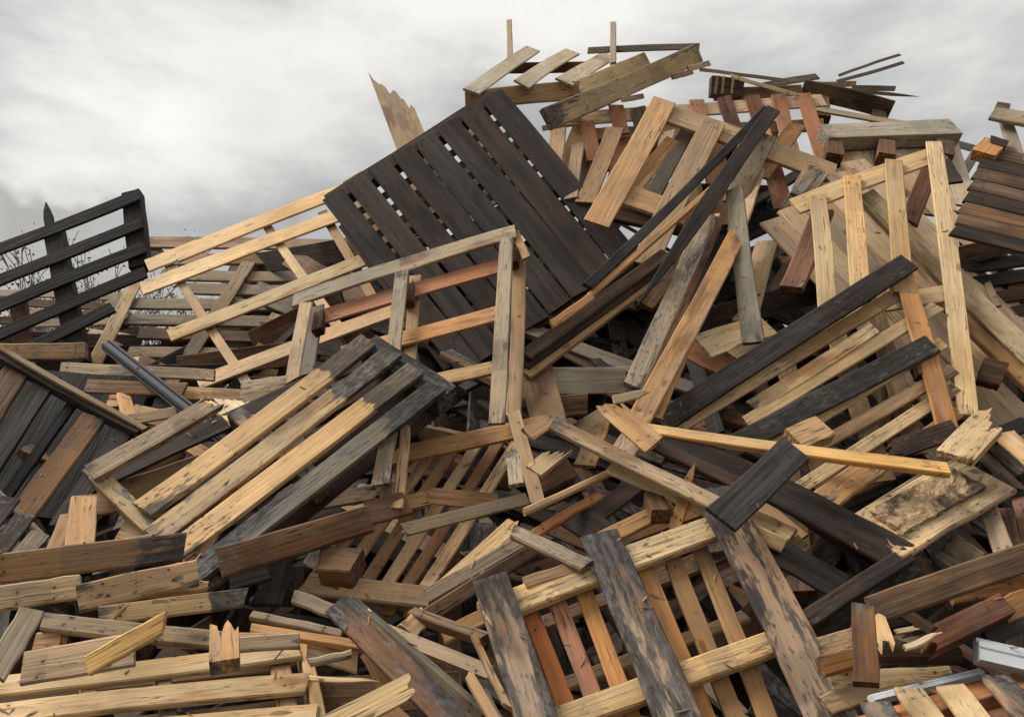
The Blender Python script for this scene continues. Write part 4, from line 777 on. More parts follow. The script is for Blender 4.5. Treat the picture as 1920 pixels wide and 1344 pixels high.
  ('plank',0.316,0.1356,0.0158,0.942,3.6,2.358,0.7563,0.5289,0.0866,-0.3753,'red',0,0,0,'cc','wood'),
 ]),
 ('plank', 'small pale board end poking out under the charcoal board', 'plank', 'loose planks and beams on the heap', True, (1.061, 3.5, 2.381), [
  ('plank',0.188,0.0947,0.0158,1.061,3.5,2.381,0.8118,0.5002,-0.0994,0.2845,'palepink',0,0,0,'cc','wood'),
 ]),
 ('plank', 'brown wet wide board lying behind the mossy plank', 'plank', 'loose planks and beams on the heap', True, (1.218, 3.847, 2.68), [
  ('plank',0.749,0.1278,0.0158,1.218,3.847,2.68,0.6695,0.716,-0.0087,0.1975,'darkbrown',0.15,0,0,'cc','wood'),
 ]),
 ('plank', 'tan knotty board standing behind the mossy plank', 'plank', 'loose planks and beams on the heap', True, (1.263, 3.958, 2.859), [
  ('plank',0.728,0.1187,0.0158,1.263,3.958,2.859,-0.443,-0.3451,-0.2427,0.7911,'peach',0,0,0,'cc','wood'),
 ]),
 ('plank', 'pine board corner showing right of the mossy plank', 'plank', 'loose planks and beams on the heap', True, (1.449, 4.056, 2.895), [
  ('plank',0.454,0.1095,0.0158,1.449,4.056,2.895,0.8067,0.3544,-0.24,0.4075,'tan',0,0,0,'cc','wood'),
 ]),
 ('plank', 'long charcoal edged board slanting across the middle of the heap', 'plank', 'loose planks and beams on the heap', True, (0.928, 3.9, 3.354), [
  ('plank',2.03,0.048,0.0216,0.928,3.9,3.354,-0.4349,-0.1446,-0.5528,0.696,'charcoal',0.05,0,0,'cc','wood'),
 ]),
 ('plank', 'orange edged board tight under the long charcoal board', 'plank', 'loose planks and beams on the heap', True, (0.797, 3.739, 3.081), [
  ('plank',1.427,0.032,0.0216,0.797,3.739,3.081,-0.3864,-0.1855,-0.4794,0.7658,'orange',0.05,0,0,'cc','wood'),
 ]),
 ('plank', 'long dark brown board ending in a point in the middle', 'plank', 'loose planks and beams on the heap', True, (1.038, 3.835, 3.276), [
  ('plank',1.954,0.0821,0.0216,1.038,3.835,3.276,-0.4622,-0.1885,-0.5124,0.6987,'darkbrown',0,0,0,'cp','wood'),
 ]),
 ('plank', 'orange split batten end at the foot of the charcoal board', 'plank', 'loose planks and beams on the heap', True, (0.265, 3.392, 2.536), [
  ('plank',0.268,0.0397,0.0216,0.265,3.392,2.536,-0.3626,-0.1353,-0.5447,0.744,'orange',0,0,0,'cc','wood'),
 ]),
 ('plank', 'upper brown beam of the bundle running down left to the frame', 'plank', 'loose planks and beams on the heap', True, (0.4, 3.492, 2.605), [
  ('plank',0.981,0.0667,0.0288,0.4,3.492,2.605,-0.3454,-0.1717,-0.4739,0.7916,'brown',0,0,0,'cc','wood'),
 ]),
 ('plank', 'middle dark beam of the bundle running down left to the frame', 'plank', 'loose planks and beams on the heap', True, (0.412, 3.502, 2.573), [
  ('plank',1.026,0.0531,0.0288,0.412,3.502,2.573,-0.3525,-0.1573,-0.503,0.7733,'darkbrown',0,0,0,'cc','wood'),
 ]),
 ('plank', 'lower tan edged beam of the bundle running down left to the frame', 'plank', 'loose planks and beams on the heap', True, (0.385, 3.478, 2.502), [
  ('plank',0.927,0.0473,0.0288,0.385,3.478,2.502,-0.3529,-0.1601,-0.497,0.7764,'tan',0,0,0,'cc','wood'),
 ]),
 ('plank', 'brown bundle beam with pale front edge behind the dark point', 'plank', 'loose planks and beams on the heap', True, (0.846, 3.884, 2.928), [
  ('plank',0.754,0.0953,0.0288,0.846,3.884,2.928,-0.4177,-0.2325,-0.4727,0.7403,'brown',0.2,0,0,'cc','wood'),
 ]),
 ('plank', 'grey brown rough beam leaning left of the orange twin boards', 'plank', 'loose planks and beams on the heap', True, (0.776, 3.632, 2.695), [
  ('plank',1.416,0.0969,0.0288,0.776,3.632,2.695,-0.4954,-0.2494,-0.3857,0.7373,'greytan',0.3,0,0,'cc','wood'),
 ]),
 ('plank', 'narrow brown beam between the rough beam and twin boards', 'plank', 'loose planks and beams on the heap', True, (0.816, 3.59, 2.655), [
  ('plank',1.283,0.0398,0.0216,0.816,3.59,2.655,-0.4971,-0.231,-0.4194,0.7236,'brown',0,0,0,'cc','wood'),
 ]),
 ('plank', 'long orange board of the twin pair with cracks and nails', 'plank', 'loose planks and beams on the heap', True, (0.794, 3.344, 2.51), [
  ('plank',1.5,0.0888,0.0173,0.794,3.344,2.51,-0.4826,-0.2132,-0.3993,0.7498,'orange',0.06,0,0,'cc','wood'),
 ]),
 ('plank', 'shorter orange board lying along the right twin side', 'plank', 'loose planks and beams on the heap', True, (0.749, 3.298, 2.402), [
  ('plank',1.098,0.0642,0.0173,0.749,3.298,2.402,-0.4928,-0.2404,-0.3679,0.751,'orange',0.05,0,0,'cc','wood'),
 ]),
 ('plank', 'mossy grey plank hanging almost upright right of the twin boards', 'plank', 'loose planks and beams on the heap', True, (1.103, 3.636, 2.859), [
  ('plank',1.128,0.0918,0.0173,1.103,3.636,2.859,0.5055,0.4328,0.2377,-0.7076,'moss',0.2,0,0,'cc','wood'),
 ]),
 ('plank', 'white edged sliver leaning between the dark brown boards', 'plank', 'loose planks and beams on the heap', True, (0.996, 3.906, 3.029), [
  ('plank',0.574,0.0296,0.0072,0.996,3.906,3.029,-0.4491,-0.3294,-0.3059,0.7722,'pale',0,0,0,'cc','wood'),
 ]),
 ('plank', 'dark board standing behind the white edged sliver', 'plank', 'loose planks and beams on the heap', True, (1.021, 3.872, 2.897), [
  ('plank',0.579,0.0874,0.0158,1.021,3.872,2.897,-0.4483,-0.3089,-0.3072,0.7805,'darkbrown',0,0,0,'cc','wood'),
 ]),
 ('plank', 'reddish brown square post leaning before the diagonal plank panel', 'plank', 'loose planks and beams on the heap', True, (1.388, 3.566, 2.885), [
  ('plank',0.586,0.1019,0.036,1.388,3.566,2.885,-0.4111,-0.3202,-0.3763,0.7661,'redbrown',0.12,0,0,'cc','wood'),
 ]),
 ('plank', 'dark reddish post leaning behind the tall pale upright', 'plank', 'loose planks and beams on the heap', True, (2.073, 3.797, 3.263), [
  ('plank',0.419,0.0866,0.0288,2.073,3.797,3.263,-0.3642,-0.3566,-0.4259,0.7476,'redbrown',0,0,0,'cc','wood'),
 ]),
 ('joist', 'brown beam end stuck out under the dark edge pallet', 'joist', 'loose planks and beams on the heap', True, (2.347, 3.805, 2.96), [
  ('joist',0.275,0.097,0.036,2.347,3.805,2.96,0.5678,0.8111,-0.0491,0.1312,'brown',0,0,0,'cc','wood'),
 ]),
 ('plank', 'thin grey stick standing among the black crates at right', 'plank', 'loose planks and beams on the heap', True, (2.342, 3.774, 2.764), [
  ('plank',0.343,0.0311,0.0158,2.342,3.774,2.764,0.5334,0.3577,0.239,-0.7283,'greytan',0,0,0,'cc','wood'),
 ]),
 ('plank', 'black board in the dark gap below the edge pallet', 'plank', 'loose planks and beams on the heap', True, (2.498, 3.995, 2.763), [
  ('plank',0.331,0.1191,0.0158,2.498,3.995,2.763,0.6756,0.6768,0.0394,-0.2896,'charcoal',0,0,0,'cc','wood'),
 ]),
 ('plank', 'dark grey board propped at the far right edge', 'plank', 'loose planks and beams on the heap', True, (2.446, 3.745, 2.631), [
  ('plank',0.292,0.0835,0.0158,2.446,3.745,2.631,0.8471,0.4208,-0.133,0.296,'charcoal',0,0,0,'cc','wood'),
 ]),
 ('plank', 'brown slat row end below the dark edge pallet', 'plank', 'loose planks and beams on the heap', True, (2.598, 4.084, 3.089), [
  ('plank',0.356,0.0679,0.0158,2.598,4.084,3.089,0.6845,0.7131,0.0254,-0.1494,'brown',0,0,0,'cc','wood'),
 ]),
 ('block', 'brown square block resting on the pale boards at right', 'block', 'loose blocks on the heap', True, (1.943, 3.185, 2.213), [
  ('block',0.085,0.1048,0.07,1.943,3.185,2.213,0.7005,0.6612,0.0167,-0.2681,'brown',0,0,0,'cc','wood'),
 ]),
 ('plank', 'pale splintered chunk with nails beside the slatted pallet foot', 'plank', 'loose planks and beams on the heap', True, (1.588, 2.763, 1.898), [
  ('plank',0.287,0.1189,0.0252,1.588,2.763,1.898,0.8958,0.252,-0.1694,0.3246,'pine',0.2,0,0,'cb','wood'),
 ]),
 ('plank', 'grey board passing behind the pale splintered chunk', 'plank', 'loose planks and beams on the heap', True, (1.924, 3.112, 1.902), [
  ('plank',0.254,0.1114,0.0158,1.924,3.112,1.902,0.6261,0.4799,0.1076,-0.6051,'greytan',0.2,0,0,'cc','wood'),
 ]),
 ('plank', 'dark board across the right edge below the pale beams', 'plank', 'loose planks and beams on the heap', True, (1.888, 3.078, 1.958), [
  ('plank',0.298,0.0664,0.0158,1.888,3.078,1.958,0.8508,0.4777,-0.0651,0.2093,'charcoal',0,0,0,'cc','wood'),
 ]),
 ('plank', 'pine board end near the right edge above the reddish boards', 'plank', 'loose planks and beams on the heap', True, (1.898, 3.003, 1.899), [
  ('plank',0.157,0.0783,0.0158,1.898,3.003,1.899,0.6595,0.4405,0.1354,-0.5939,'pine',0.15,0,0,'cc','wood'),
 ]),
 ('plank', 'stained tan board across the left edge under the black fence', 'plank', 'loose planks and beams on the heap', True, (-2.428, 4.037, 2.494), [
  ('plank',0.444,0.0851,0.036,-2.428,4.037,2.494,0.7192,0.694,0.0122,0.0318,'tan',0.3,0,0,'cc','wood'),
 ]),
 ('plank', 'mouldy pale slat left of the black plastic strip', 'plank', 'loose planks and beams on the heap', True, (-1.759, 3.67, 2.317), [
  ('plank',0.859,0.059,0.0158,-1.759,3.67,2.317,0.7727,0.6194,-0.0456,-0.1314,'greytan',0.3,0,0,'cc','wood'),
 ]),
 ('plank', 'tan slat under the black plastic strip', 'plank', 'loose planks and beams on the heap', True, (-1.637, 3.429, 2.199), [
  ('plank',0.463,0.0623,0.0158,-1.637,3.429,2.199,0.7808,0.6208,-0.0197,-0.0677,'tan',0.08,0,0,'cc','wood'),
 ]),
 ('plank', 'pinkish slat lying low behind the plastic strip', 'plank', 'loose planks and beams on the heap', True, (-1.283, 3.403, 2.163), [
  ('plank',0.355,0.0593,0.0158,-1.283,3.403,2.163,0.7833,0.6132,-0.0277,-0.0983,'tan',0.2,0,0,'cc','wood'),
 ]),
 ('plank', 'tan brace leaning between slats on the left slope', 'plank', 'loose planks and beams on the heap', True, (-1.881, 3.821, 2.306), [
  ('plank',1.12,0.067,0.0158,-1.881,3.821,2.306,0.8105,0.1468,0.1303,-0.5518,'tan',0,0,0,'cc','wood'),
 ]),
 ('plank', 'short tan board standing under the plastic strip', 'plank', 'loose planks and beams on the heap', True, (-1.609, 3.311, 2.079), [
  ('plank',0.339,0.0576,0.0158,-1.609,3.311,2.079,0.8511,0.1022,0.2598,-0.4446,'tan',0,0,0,'cc','wood'),
 ]),
 ('plank', 'pale triangular board end under the plastic strip', 'plank', 'loose planks and beams on the heap', True, (-1.483, 3.297, 2.051), [
  ('plank',0.226,0.0714,0.0158,-1.483,3.297,2.051,0.8162,0.5548,0.0318,-0.1581,'tan',0,0,0,'cb','wood'),
 ]),
 ('plank', 'thin pale board behind the striped pallet left corner', 'plank', 'loose planks and beams on the heap', True, (-1.471, 3.254, 2.052), [
  ('plank',0.184,0.047,0.0158,-1.471,3.254,2.052,0.7627,0.6296,-0.0147,0.1472,'palepink',0,0,0,'cc','wood'),
 ]),
 ('plank', 'splintered pine board end with bright broken fibres', 'plank', 'loose planks and beams on the heap', True, (-1.091, 3.174, 2.048), [
  ('plank',0.214,0.113,0.0158,-1.091,3.174,2.048,0.6834,0.3321,-0.177,0.6256,'pine',0,0,0,'cb','wood'),
 ]),
 ('plank', 'short pine board with stain above the striped pallet', 'plank', 'loose planks and beams on the heap', True, (-1.072, 3.096, 2.037), [
  ('plank',0.336,0.1115,0.0158,-1.072,3.096,2.037,0.8661,0.2893,0.1179,-0.3903,'pale',0,0,0,'bc','wood'),
 ]),
 ('plank', 'mouldy white board end lying against the striped pallet', 'plank', 'loose planks and beams on the heap', True, (-1.033, 3.313, 2.17), [
  ('plank',0.206,0.1083,0.0158,-1.033,3.313,2.17,0.806,0.5804,-0.0235,0.1141,'palegrey',0.2,0,0,'cc','wood'),
 ]),
 ('plank', 'brown board under the striped pallet left side', 'plank', 'loose planks and beams on the heap', True, (-1.382, 3.055, 1.843), [
  ('plank',0.26,0.1231,0.0158,-1.382,3.055,1.843,0.6361,0.5828,-0.0321,0.5046,'brown',0,0,0,'cc','wood'),
 ]),
 ('plank', 'wide pinkish board under the striped pallet left side', 'plank', 'loose planks and beams on the heap', True, (-1.299, 3.013, 1.765), [
  ('plank',0.287,0.1231,0.0158,-1.299,3.013,1.765,0.7213,0.6162,0.0148,0.3159,'tan',0,0,0,'cc','wood'),
 ]),
 ('plank', 'orange broken board in the gap by the plastic strip', 'plank', 'loose planks and beams on the heap', True, (-1.272, 3.134, 1.923), [
  ('plank',0.327,0.0539,0.0158,-1.272,3.134,1.923,0.8441,0.4463,0.1025,-0.2788,'orange',0,0,0,'bb','wood'),
 ]),
 ('plank', 'tan board curling in the gap by the plastic strip', 'plank', 'loose planks and beams on the heap', True, (-1.235, 3.177, 1.972), [
  ('plank',0.134,0.0776,0.0158,-1.235,3.177,1.972,0.7533,0.6118,-0.0417,0.2377,'tan',0,0,0,'bc','wood'),
 ]),
 ('plank', 'pine board with nail holes standing upright at lower left', 'plank', 'loose planks and beams on the heap', True, (-1.333, 2.53, 1.6), [
  ('plank',0.376,0.0791,0.0158,-1.333,2.53,1.6,0.8246,0.1447,0.2304,-0.4959,'peach',0,0,0,'cc','wood'),
 ]),
 ('plank', 'pinkish board lying behind the upright nailed board', 'plank', 'loose planks and beams on the heap', True, (-1.418, 2.797, 1.683), [
  ('plank',0.187,0.0789,0.0158,-1.418,2.797,1.683,0.7985,0.5908,-0.0088,0.115,'palepink',0,0,0,'cc','wood'),
 ]),
 ('plank', 'mouldy pine board end at the foot of the striped pallet', 'plank', 'loose planks and beams on the heap', True, (-1.196, 2.539, 1.548), [
  ('plank',0.167,0.0496,0.0158,-1.196,2.539,1.548,0.8107,0.5738,-0.0241,0.114,'pine',0.2,0,0,'cc','wood'),
 ]),
 ('plank', 'tan triangular board behind the striped pallet lower rail', 'plank', 'loose planks and beams on the heap', True, (-1.255, 2.733, 1.588), [
  ('plank',0.113,0.0957,0.0158,-1.255,2.733,1.588,0.849,0.5136,0.0155,-0.1235,'tan',0,0,0,'cc','wood'),
 ]),
 ('plank', 'tan board leaning at the far lower left gap', 'plank', 'loose planks and beams on the heap', True, (-1.507, 2.735, 1.578), [
  ('plank',0.203,0.0498,0.0158,-1.507,2.735,1.578,0.5773,0.2883,-0.2253,0.7299,'tan',0,0,0,'cc','wood'),
 ]),
 ('plank', 'big board with peeling brown stain along the left edge', 'plank', 'loose planks and beams on the heap', True, (-1.198, 2.344, 1.519), [
  ('plank',0.494,0.0833,0.0216,-1.198,2.344,1.519,0.7638,0.6244,0.0488,0.1562,'stain',0.1,0,0.5,'cc','wood'),
 ]),
 ('plank', 'pale lower board with brown stains on the left edge', 'plank', 'loose planks and beams on the heap', True, (-1.27, 2.221, 1.432), [
  ('plank',0.221,0.0675,0.0158,-1.27,2.221,1.432,0.7908,0.6025,-0.0039,0.1075,'tan',0.2,0,0,'cc','wood'),
 ]),
 ('plank', 'brownish board fanned out under the striped pallet corner', 'plank', 'loose planks and beams on the heap', True, (-0.991, 2.209, 1.452), [
  ('plank',0.293,0.0731,0.0216,-0.991,2.209,1.452,0.7684,0.5734,0.0749,0.2742,'peach',0.22,0,0,'cc','wood'),
 ]),
 ('plank', 'tan edge showing under the fanned brown board', 'plank', 'loose planks and beams on the heap', True, (-0.937, 2.286, 1.434), [
  ('plank',0.188,0.0252,0.0158,-0.937,2.286,1.434,0.8233,0.5266,0.0722,0.1992,'tan',0,0,0,'cc','wood'),
 ]),
 ('plank', 'mouldy pale board with a black painted end', 'plank', 'loose planks and beams on the heap', True, (-0.897, 2.222, 1.397), [
  ('plank',0.362,0.0512,0.0158,-0.897,2.222,1.397,0.8113,0.5254,0.1012,0.2357,'pine',0.2,0,0.9,'cc','wood'),
 ]),
 ('plank', 'patched grey and tan board lying above the corner pallet', 'plank', 'loose planks and beams on the heap', True, (-0.925, 2.069, 1.351), [
  ('plank',0.47,0.0462,0.0216,-0.925,2.069,1.351,0.8828,0.467,0.0404,-0.0297,'greytan',0.3,0,0,'cc','wood'),
 ]),
 ('plank', 'tan board running on behind the chewed stub', 'plank', 'loose planks and beams on the heap', True, (-0.722, 2.158, 1.319), [
  ('plank',0.35,0.0406,0.0158,-0.722,2.158,1.319,0.855,0.518,0.0196,0.0128,'tan',0.12,0,0,'cc','wood'),
 ]),
 ('plank', 'grey board end propped at the left edge', 'plank', 'loose planks and beams on the heap', True, (-1.118, 1.889, 1.352), [
  ('plank',0.163,0.0533,0.0158,-1.118,1.889,1.352,0.6824,0.1379,0.4363,-0.5701,'greytan',0,0,0,'cc','wood'),
 ]),
 ('plank', 'yellow pine board wedged above the corner pallet', 'plank', 'loose planks and beams on the heap', True, (-0.873, 1.909, 1.344), [
  ('plank',0.175,0.0447,0.0216,-0.873,1.909,1.344,-0.2525,-0.1245,-0.6012,0.7479,'yellow',0.06,0,0,'cc','wood'),
 ]),
 ('plank', 'pinkish wide board under the yellow wedged board', 'plank', 'loose planks and beams on the heap', True, (-1.037, 2.026, 1.295), [
  ('plank',0.249,0.0813,0.0158,-1.037,2.026,1.295,0.8361,0.5384,-0.0219,0.1028,'peach',0.2,0,0,'cc','wood'),
 ]),
 ('plank', 'dark yellow block behind the grey propped board', 'plank', 'loose planks and beams on the heap', True, (-1.137, 2.072, 1.325), [
  ('plank',0.062,0.0527,0.036,-1.137,2.072,1.325,0.7901,0.6099,-0.0093,0.0608,'tan',0,0,0,'cc','wood'),
 ]),
 ('post_stub', 'chewed post stub with frayed white top above corner pallet', 'post', 'loose posts on the heap', True, (-0.626, 1.838, 1.341), [
  ('post_stub',0.102,0.0604,0.036,-0.626,1.838,1.341,0.5541,0.1892,-0.2265,0.7784,'orange',0.4,0,0,'cb','wood'),
 ]),
 ('plank', 'tan plank right of the chewed post stub', 'plank', 'loose planks and beams on the heap', True, (-0.59, 2.033, 1.331), [
  ('plank',0.143,0.036,0.0158,-0.59,2.033,1.331,0.8393,0.4927,0.108,0.2028,'tan',0.2,0,0,'cc','wood'),
 ]),
 ('plank', 'heavy brown plank running up right behind the striped pallet', 'plank', 'loose planks and beams on the heap', True, (-0.66, 2.532, 1.566), [
  ('plank',0.476,0.0881,0.0288,-0.66,2.532,1.566,0.7627,0.5786,0.0368,0.2868,'brown2',0.22,0,0,'cc','wood'),
 ]),
 ('plank', 'dark board under the heavy brown plank', 'plank', 'loose planks and beams on the heap', True, (-0.767, 2.702, 1.472), [
  ('plank',0.317,0.0874,0.0158,-0.767,2.702,1.472,0.6116,0.3277,-0.1593,0.7023,'charcoal',0,0,0,'cc','wood'),
 ]),
 ('plank', 'dark board with white fleck under the striped pallet', 'plank', 'loose planks and beams on the heap', True, (-0.816, 2.563, 1.46), [
  ('plank',0.112,0.071,0.0158,-0.816,2.563,1.46,0.814,0.5482,-0.0397,0.1878,'charcoal',0,0,0,'cc','wood'),
 ]),
 ('block', 'rough brown timber block sitting in the central hollow', 'block', 'loose blocks on the heap', True, (-0.538, 2.577, 1.482), [
  ('block',0.118,0.0924,0.09,-0.538,2.577,1.482,0.8983,0.4361,0.0191,-0.0506,'brown2',0.2,0,0,'cc','wood'),
 ]),
 ('plank', 'brown board stub right of the frame pallet foot', 'plank', 'loose planks and beams on the heap', True, (-0.159, 2.668, 1.695), [
  ('plank',0.226,0.0531,0.0216,-0.159,2.668,1.695,0.7557,0.6506,-0.0015,-0.0752,'brown2',0.15,0,0,'bc','wood'),
 ]),
 ('plank', 'splintered grey board lying across the hollow slats', 'plank', 'loose planks and beams on the heap', True, (-0.144, 2.55, 1.644), [
  ('plank',0.434,0.0389,0.0158,-0.144,2.55,1.644,0.8009,0.5496,0.017,0.2371,'greytan',0.12,0,0,'bc','wood'),
 ]),
 ('plank', 'brown red board under the frame pallet foot', 'plank', 'loose planks and beams on the heap', True, (-0.424, 2.78, 1.669), [
  ('plank',0.141,0.0862,0.0158,-0.424,2.78,1.669,0.8047,0.5564,-0.0208,0.2057,'redbrown',0,0,0,'cc','wood'),
 ]),
 ('plank', 'light batten leaning up right from the hollow slats', 'plank', 'loose planks and beams on the heap', True, (0.193, 2.774, 1.724), [
  ('plank',0.397,0.0252,0.0216,0.193,2.774,1.724,0.7993,0.4984,-0.0128,0.3355,'tan',0,0,0,'cc','wood'),
 ]),
 ('plank', 'orange batten beside the light batten in the middle', 'plank', 'loose planks and beams on the heap', True, (0.184, 2.744, 1.644), [
  ('plank',0.329,0.0343,0.0216,0.184,2.744,1.644,0.8054,0.4608,-0.0428,0.3703,'orange',0,0,0,'cc','wood'),
 ]),
 ('plank', 'small white nailed board end left of the split post', 'plank', 'loose planks and beams on the heap', True, (0.01, 2.63, 1.786), [
  ('plank',0.158,0.0488,0.0158,0.01,2.63,1.786,0.6594,0.1832,-0.3154,0.6573,'greytan',0.1,0,0,'cb','wood'),
 ]),
 ('plank', 'small tan board with bright broken edge by split post', 'plank', 'loose planks and beams on the heap', True, (0.118, 2.868, 1.829), [
  ('plank',0.136,0.0657,0.0216,0.118,2.868,1.829,0.8209,0.39,-0.1348,0.3948,'pine',0,0,0,'cb','wood'),
 ]),
 ('plank', 'brown thick board behind the split post', 'plank', 'loose planks and beams on the heap', True, (0.143, 3.011, 1.786), [
  ('plank',0.177,0.105,0.06,0.143,3.011,1.786,0.7959,0.5199,-0.063,0.3038,'brown',0,0,0,'cc','wood'),
 ]),
 ('plank', 'wide brown board standing beside the split post top', 'plank', 'loose planks and beams on the heap', True, (0.126, 3.208, 2.118), [
  ('plank',0.44,0.1382,0.0158,0.126,3.208,2.118,0.6578,0.3309,0.1781,-0.6527,'brown2',0,0,0,'cc','wood'),
 ]),
 ('plank', 'wide cracked whitish board lying level in the middle', 'plank', 'loose planks and beams on the heap', True, (0.312, 3.4, 2.225), [
  ('plank',0.358,0.1151,0.0216,0.312,3.4,2.225,0.6732,0.7394,-0.0001,0.0104,'palegrey',0,0,0,'cc','wood'),
 ]),
 ('block', 'brown block under the cracked whitish board', 'block', 'loose blocks on the heap', True, (0.231, 3.221, 2.086), [
  ('block',0.145,0.0873,0.06,0.231,3.221,2.086,0.7174,0.6927,-0.0018,0.0746,'brown',0,0,0,'cc','wood'),
 ]),
 ('plank', 'short tan board stub under the split post knot', 'plank', 'loose planks and beams on the heap', True, (0.103, 2.91, 1.965), [
  ('plank',0.143,0.062,0.0158,0.103,2.91,1.965,0.7729,0.4903,-0.0763,0.3955,'tan',0.15,0,0,'cb','wood'),
 ]),
 ('plank', 'tan board in the dark gap below the whitish board', 'plank', 'loose planks and beams on the heap', True, (0.338, 3.272, 2.025), [
  ('plank',0.159,0.0849,0.0158,0.338,3.272,2.025,0.794,0.493,-0.0863,0.345,'tan',0,0,0,'cc','wood'),
 ]),
 ('plank', 'upright tan board in the gap above the long stained beam', 'plank', 'loose planks and beams on the heap', True, (0.321, 3.185, 1.928), [
  ('plank',0.266,0.0822,0.0158,0.321,3.185,1.928,0.7675,0.2622,-0.2831,0.512,'tan',0.1,0,0,'cc','wood'),
 ]),
 ('plank', 'pinkish upright board under the short pine stub', 'plank', 'loose planks and beams on the heap', True, (0.474, 3.156, 1.945), [
  ('plank',0.219,0.0997,0.0158,0.474,3.156,1.945,0.7961,0.334,-0.2117,0.4581,'palepink',0,0,0,'cc','wood'),
 ]),
 ('plank', 'short pine board with rough top resting on twin boards foot', 'plank', 'loose planks and beams on the heap', True, (0.404, 2.752, 1.955), [
  ('plank',0.264,0.0799,0.0173,0.404,2.752,1.955,0.7091,0.5256,0.1047,-0.4582,'pine',0.06,0,0,'bc','wood'),
 ]),
 ('plank', 'thin splintered strip above the short pine board', 'plank', 'loose planks and beams on the heap', True, (0.442, 2.904, 2.076), [
  ('plank',0.155,0.0337,0.0158,0.442,2.904,2.076,0.7875,0.5879,-0.0208,0.1836,'palepink',0,0,0,'cp','wood'),
 ]),
 ('plank', 'long yellow batten lying almost level right of the middle', 'plank', 'loose planks and beams on the heap', True, (0.916, 2.694, 1.864), [
  ('plank',1.007,0.0505,0.0252,0.916,2.694,1.864,0.8892,0.4395,0.0275,-0.1243,'yellow',0,0,0,'cc','wood'),
 ]),
 ('plank', 'long stained beam descending right from the middle to the skid pallet', 'plank', 'loose planks and beams on the heap', True, (0.399, 2.73, 1.823), [
  ('plank',0.657,0.0613,0.0216,0.399,2.73,1.823,0.8462,0.4082,0.1114,-0.3239,'greytan',0.3,0,0,'cc','wood'),
 ]),
 ('plank', 'lower pale side beam under the long stained beam', 'plank', 'loose planks and beams on the heap', True, (0.592, 2.678, 1.679), [
  ('plank',0.63,0.0492,0.0216,0.592,2.678,1.679,0.6932,0.6468,0.0034,-0.318,'pine',0,0,0,'cc','wood'),
 ]),
 ('plank', 'tan plank end with two nail holes right of the tall skid', 'plank', 'loose planks and beams on the heap', True, (0.819, 2.692, 1.623), [
  ('plank',0.235,0.0685,0.0173,0.819,2.692,1.623,0.8065,0.4027,0.0488,-0.43,'pine',0.08,0,0,'cc','wood'),
 ]),
 ('plank', 'tan plank below the nailed plank end', 'plank', 'loose planks and beams on the heap', True, (0.804, 2.728, 1.545), [
  ('plank',0.186,0.0779,0.0158,0.804,2.728,1.545,0.7753,0.4841,0.1076,-0.3911,'tan',0,0,0,'cc','wood'),
 ]),
 ('block', 'brown triangular block under the long stained beam', 'block', 'loose blocks on the heap', True, (0.483, 2.715, 1.67), [
  ('block',0.1,0.0649,0.06,0.483,2.715,1.67,0.6968,0.2608,0.2226,-0.63,'brown',0,0,0,'cc','wood'),
 ]),
 ('plank', 'pointed orange splinter standing before the long stained beam', 'plank', 'loose planks and beams on the heap', True, (0.567, 2.67, 1.694), [
  ('plank',0.257,0.0391,0.0144,0.567,2.67,1.694,0.6817,0.4496,-0.4604,0.3481,'orange',0,0,0,'cp','wood'),
 ]),
 ('plank', 'tan plank with dark specks slanting behind the skid pallet', 'plank', 'loose planks and beams on the heap', True, (0.401, 2.688, 1.613), [
  ('plank',0.356,0.054,0.0216,0.401,2.688,1.613,0.8413,0.4412,-0.0399,0.3097,'orange',0.18,0,0,'cc','wood'),
 ]),
 ('plank', 'charcoal board lying in the central gap', 'plank', 'loose planks and beams on the heap', True, (0.256, 2.763, 1.61), [
  ('plank',0.207,0.1033,0.0158,0.256,2.763,1.61,0.7838,0.4836,0.063,-0.3845,'charcoal',0,0,0,'cc','wood'),
 ]),
 ('plank', 'dark slanting board behind the charcoal board in central gap', 'plank', 'loose planks and beams on the heap', True, (0.356, 2.921, 1.687), [
  ('plank',0.376,0.0701,0.0158,0.356,2.921,1.687,0.8148,0.399,-0.0702,0.4147,'darkbrown',0,0,0,'cc','wood'),
 ]),
 ('plank', 'tan batten slanting above the left sooty skid', 'plank', 'loose planks and beams on the heap', True, (0.138, 2.47, 1.471), [
  ('plank',0.219,0.0371,0.0216,0.138,2.47,1.471,0.8323,0.5194,-0.0425,0.1891,'tan',0,0,0,'cc','wood'),
 ]),
 ('plank', 'grey beam end slanting into the middle sooty skid', 'plank', 'loose planks and beams on the heap', True, (0.114, 2.515, 1.54), [
  ('plank',0.272,0.0466,0.0288,0.114,2.515,1.54,0.828,0.4693,0.0513,-0.3025,'greytan',0.2,0,0,'cc','wood'),
 ]),
 ('plank', 'orange plank low between hollow pallet and left skid', 'plank', 'loose planks and beams on the heap', True, (-0.104, 2.533, 1.328), [
  ('plank',0.232,0.0513,0.0216,-0.104,2.533,1.328,0.8326,0.4981,-0.0832,0.2276,'orange',0.1,0,0,'cc','wood'),
 ]),
 ('plank', 'grey plank rising right above the left skid', 'plank', 'loose planks and beams on the heap', True, (-0.103, 2.776, 1.48), [
  ('plank',0.431,0.0494,0.0216,-0.103,2.776,1.48,0.8108,0.4973,-0.0946,0.2937,'greytan',0.2,0,0,'cc','wood'),
 ]),
 ('plank', 'brown beam rising right behind the left skid', 'plank', 'loose planks and beams on the heap', True, (-0.101, 2.699, 1.427), [
  ('plank',0.47,0.0485,0.0288,-0.101,2.699,1.427,0.7446,0.5828,-0.0518,0.3214,'brown',0,0,0,'cc','wood'),
 ]),
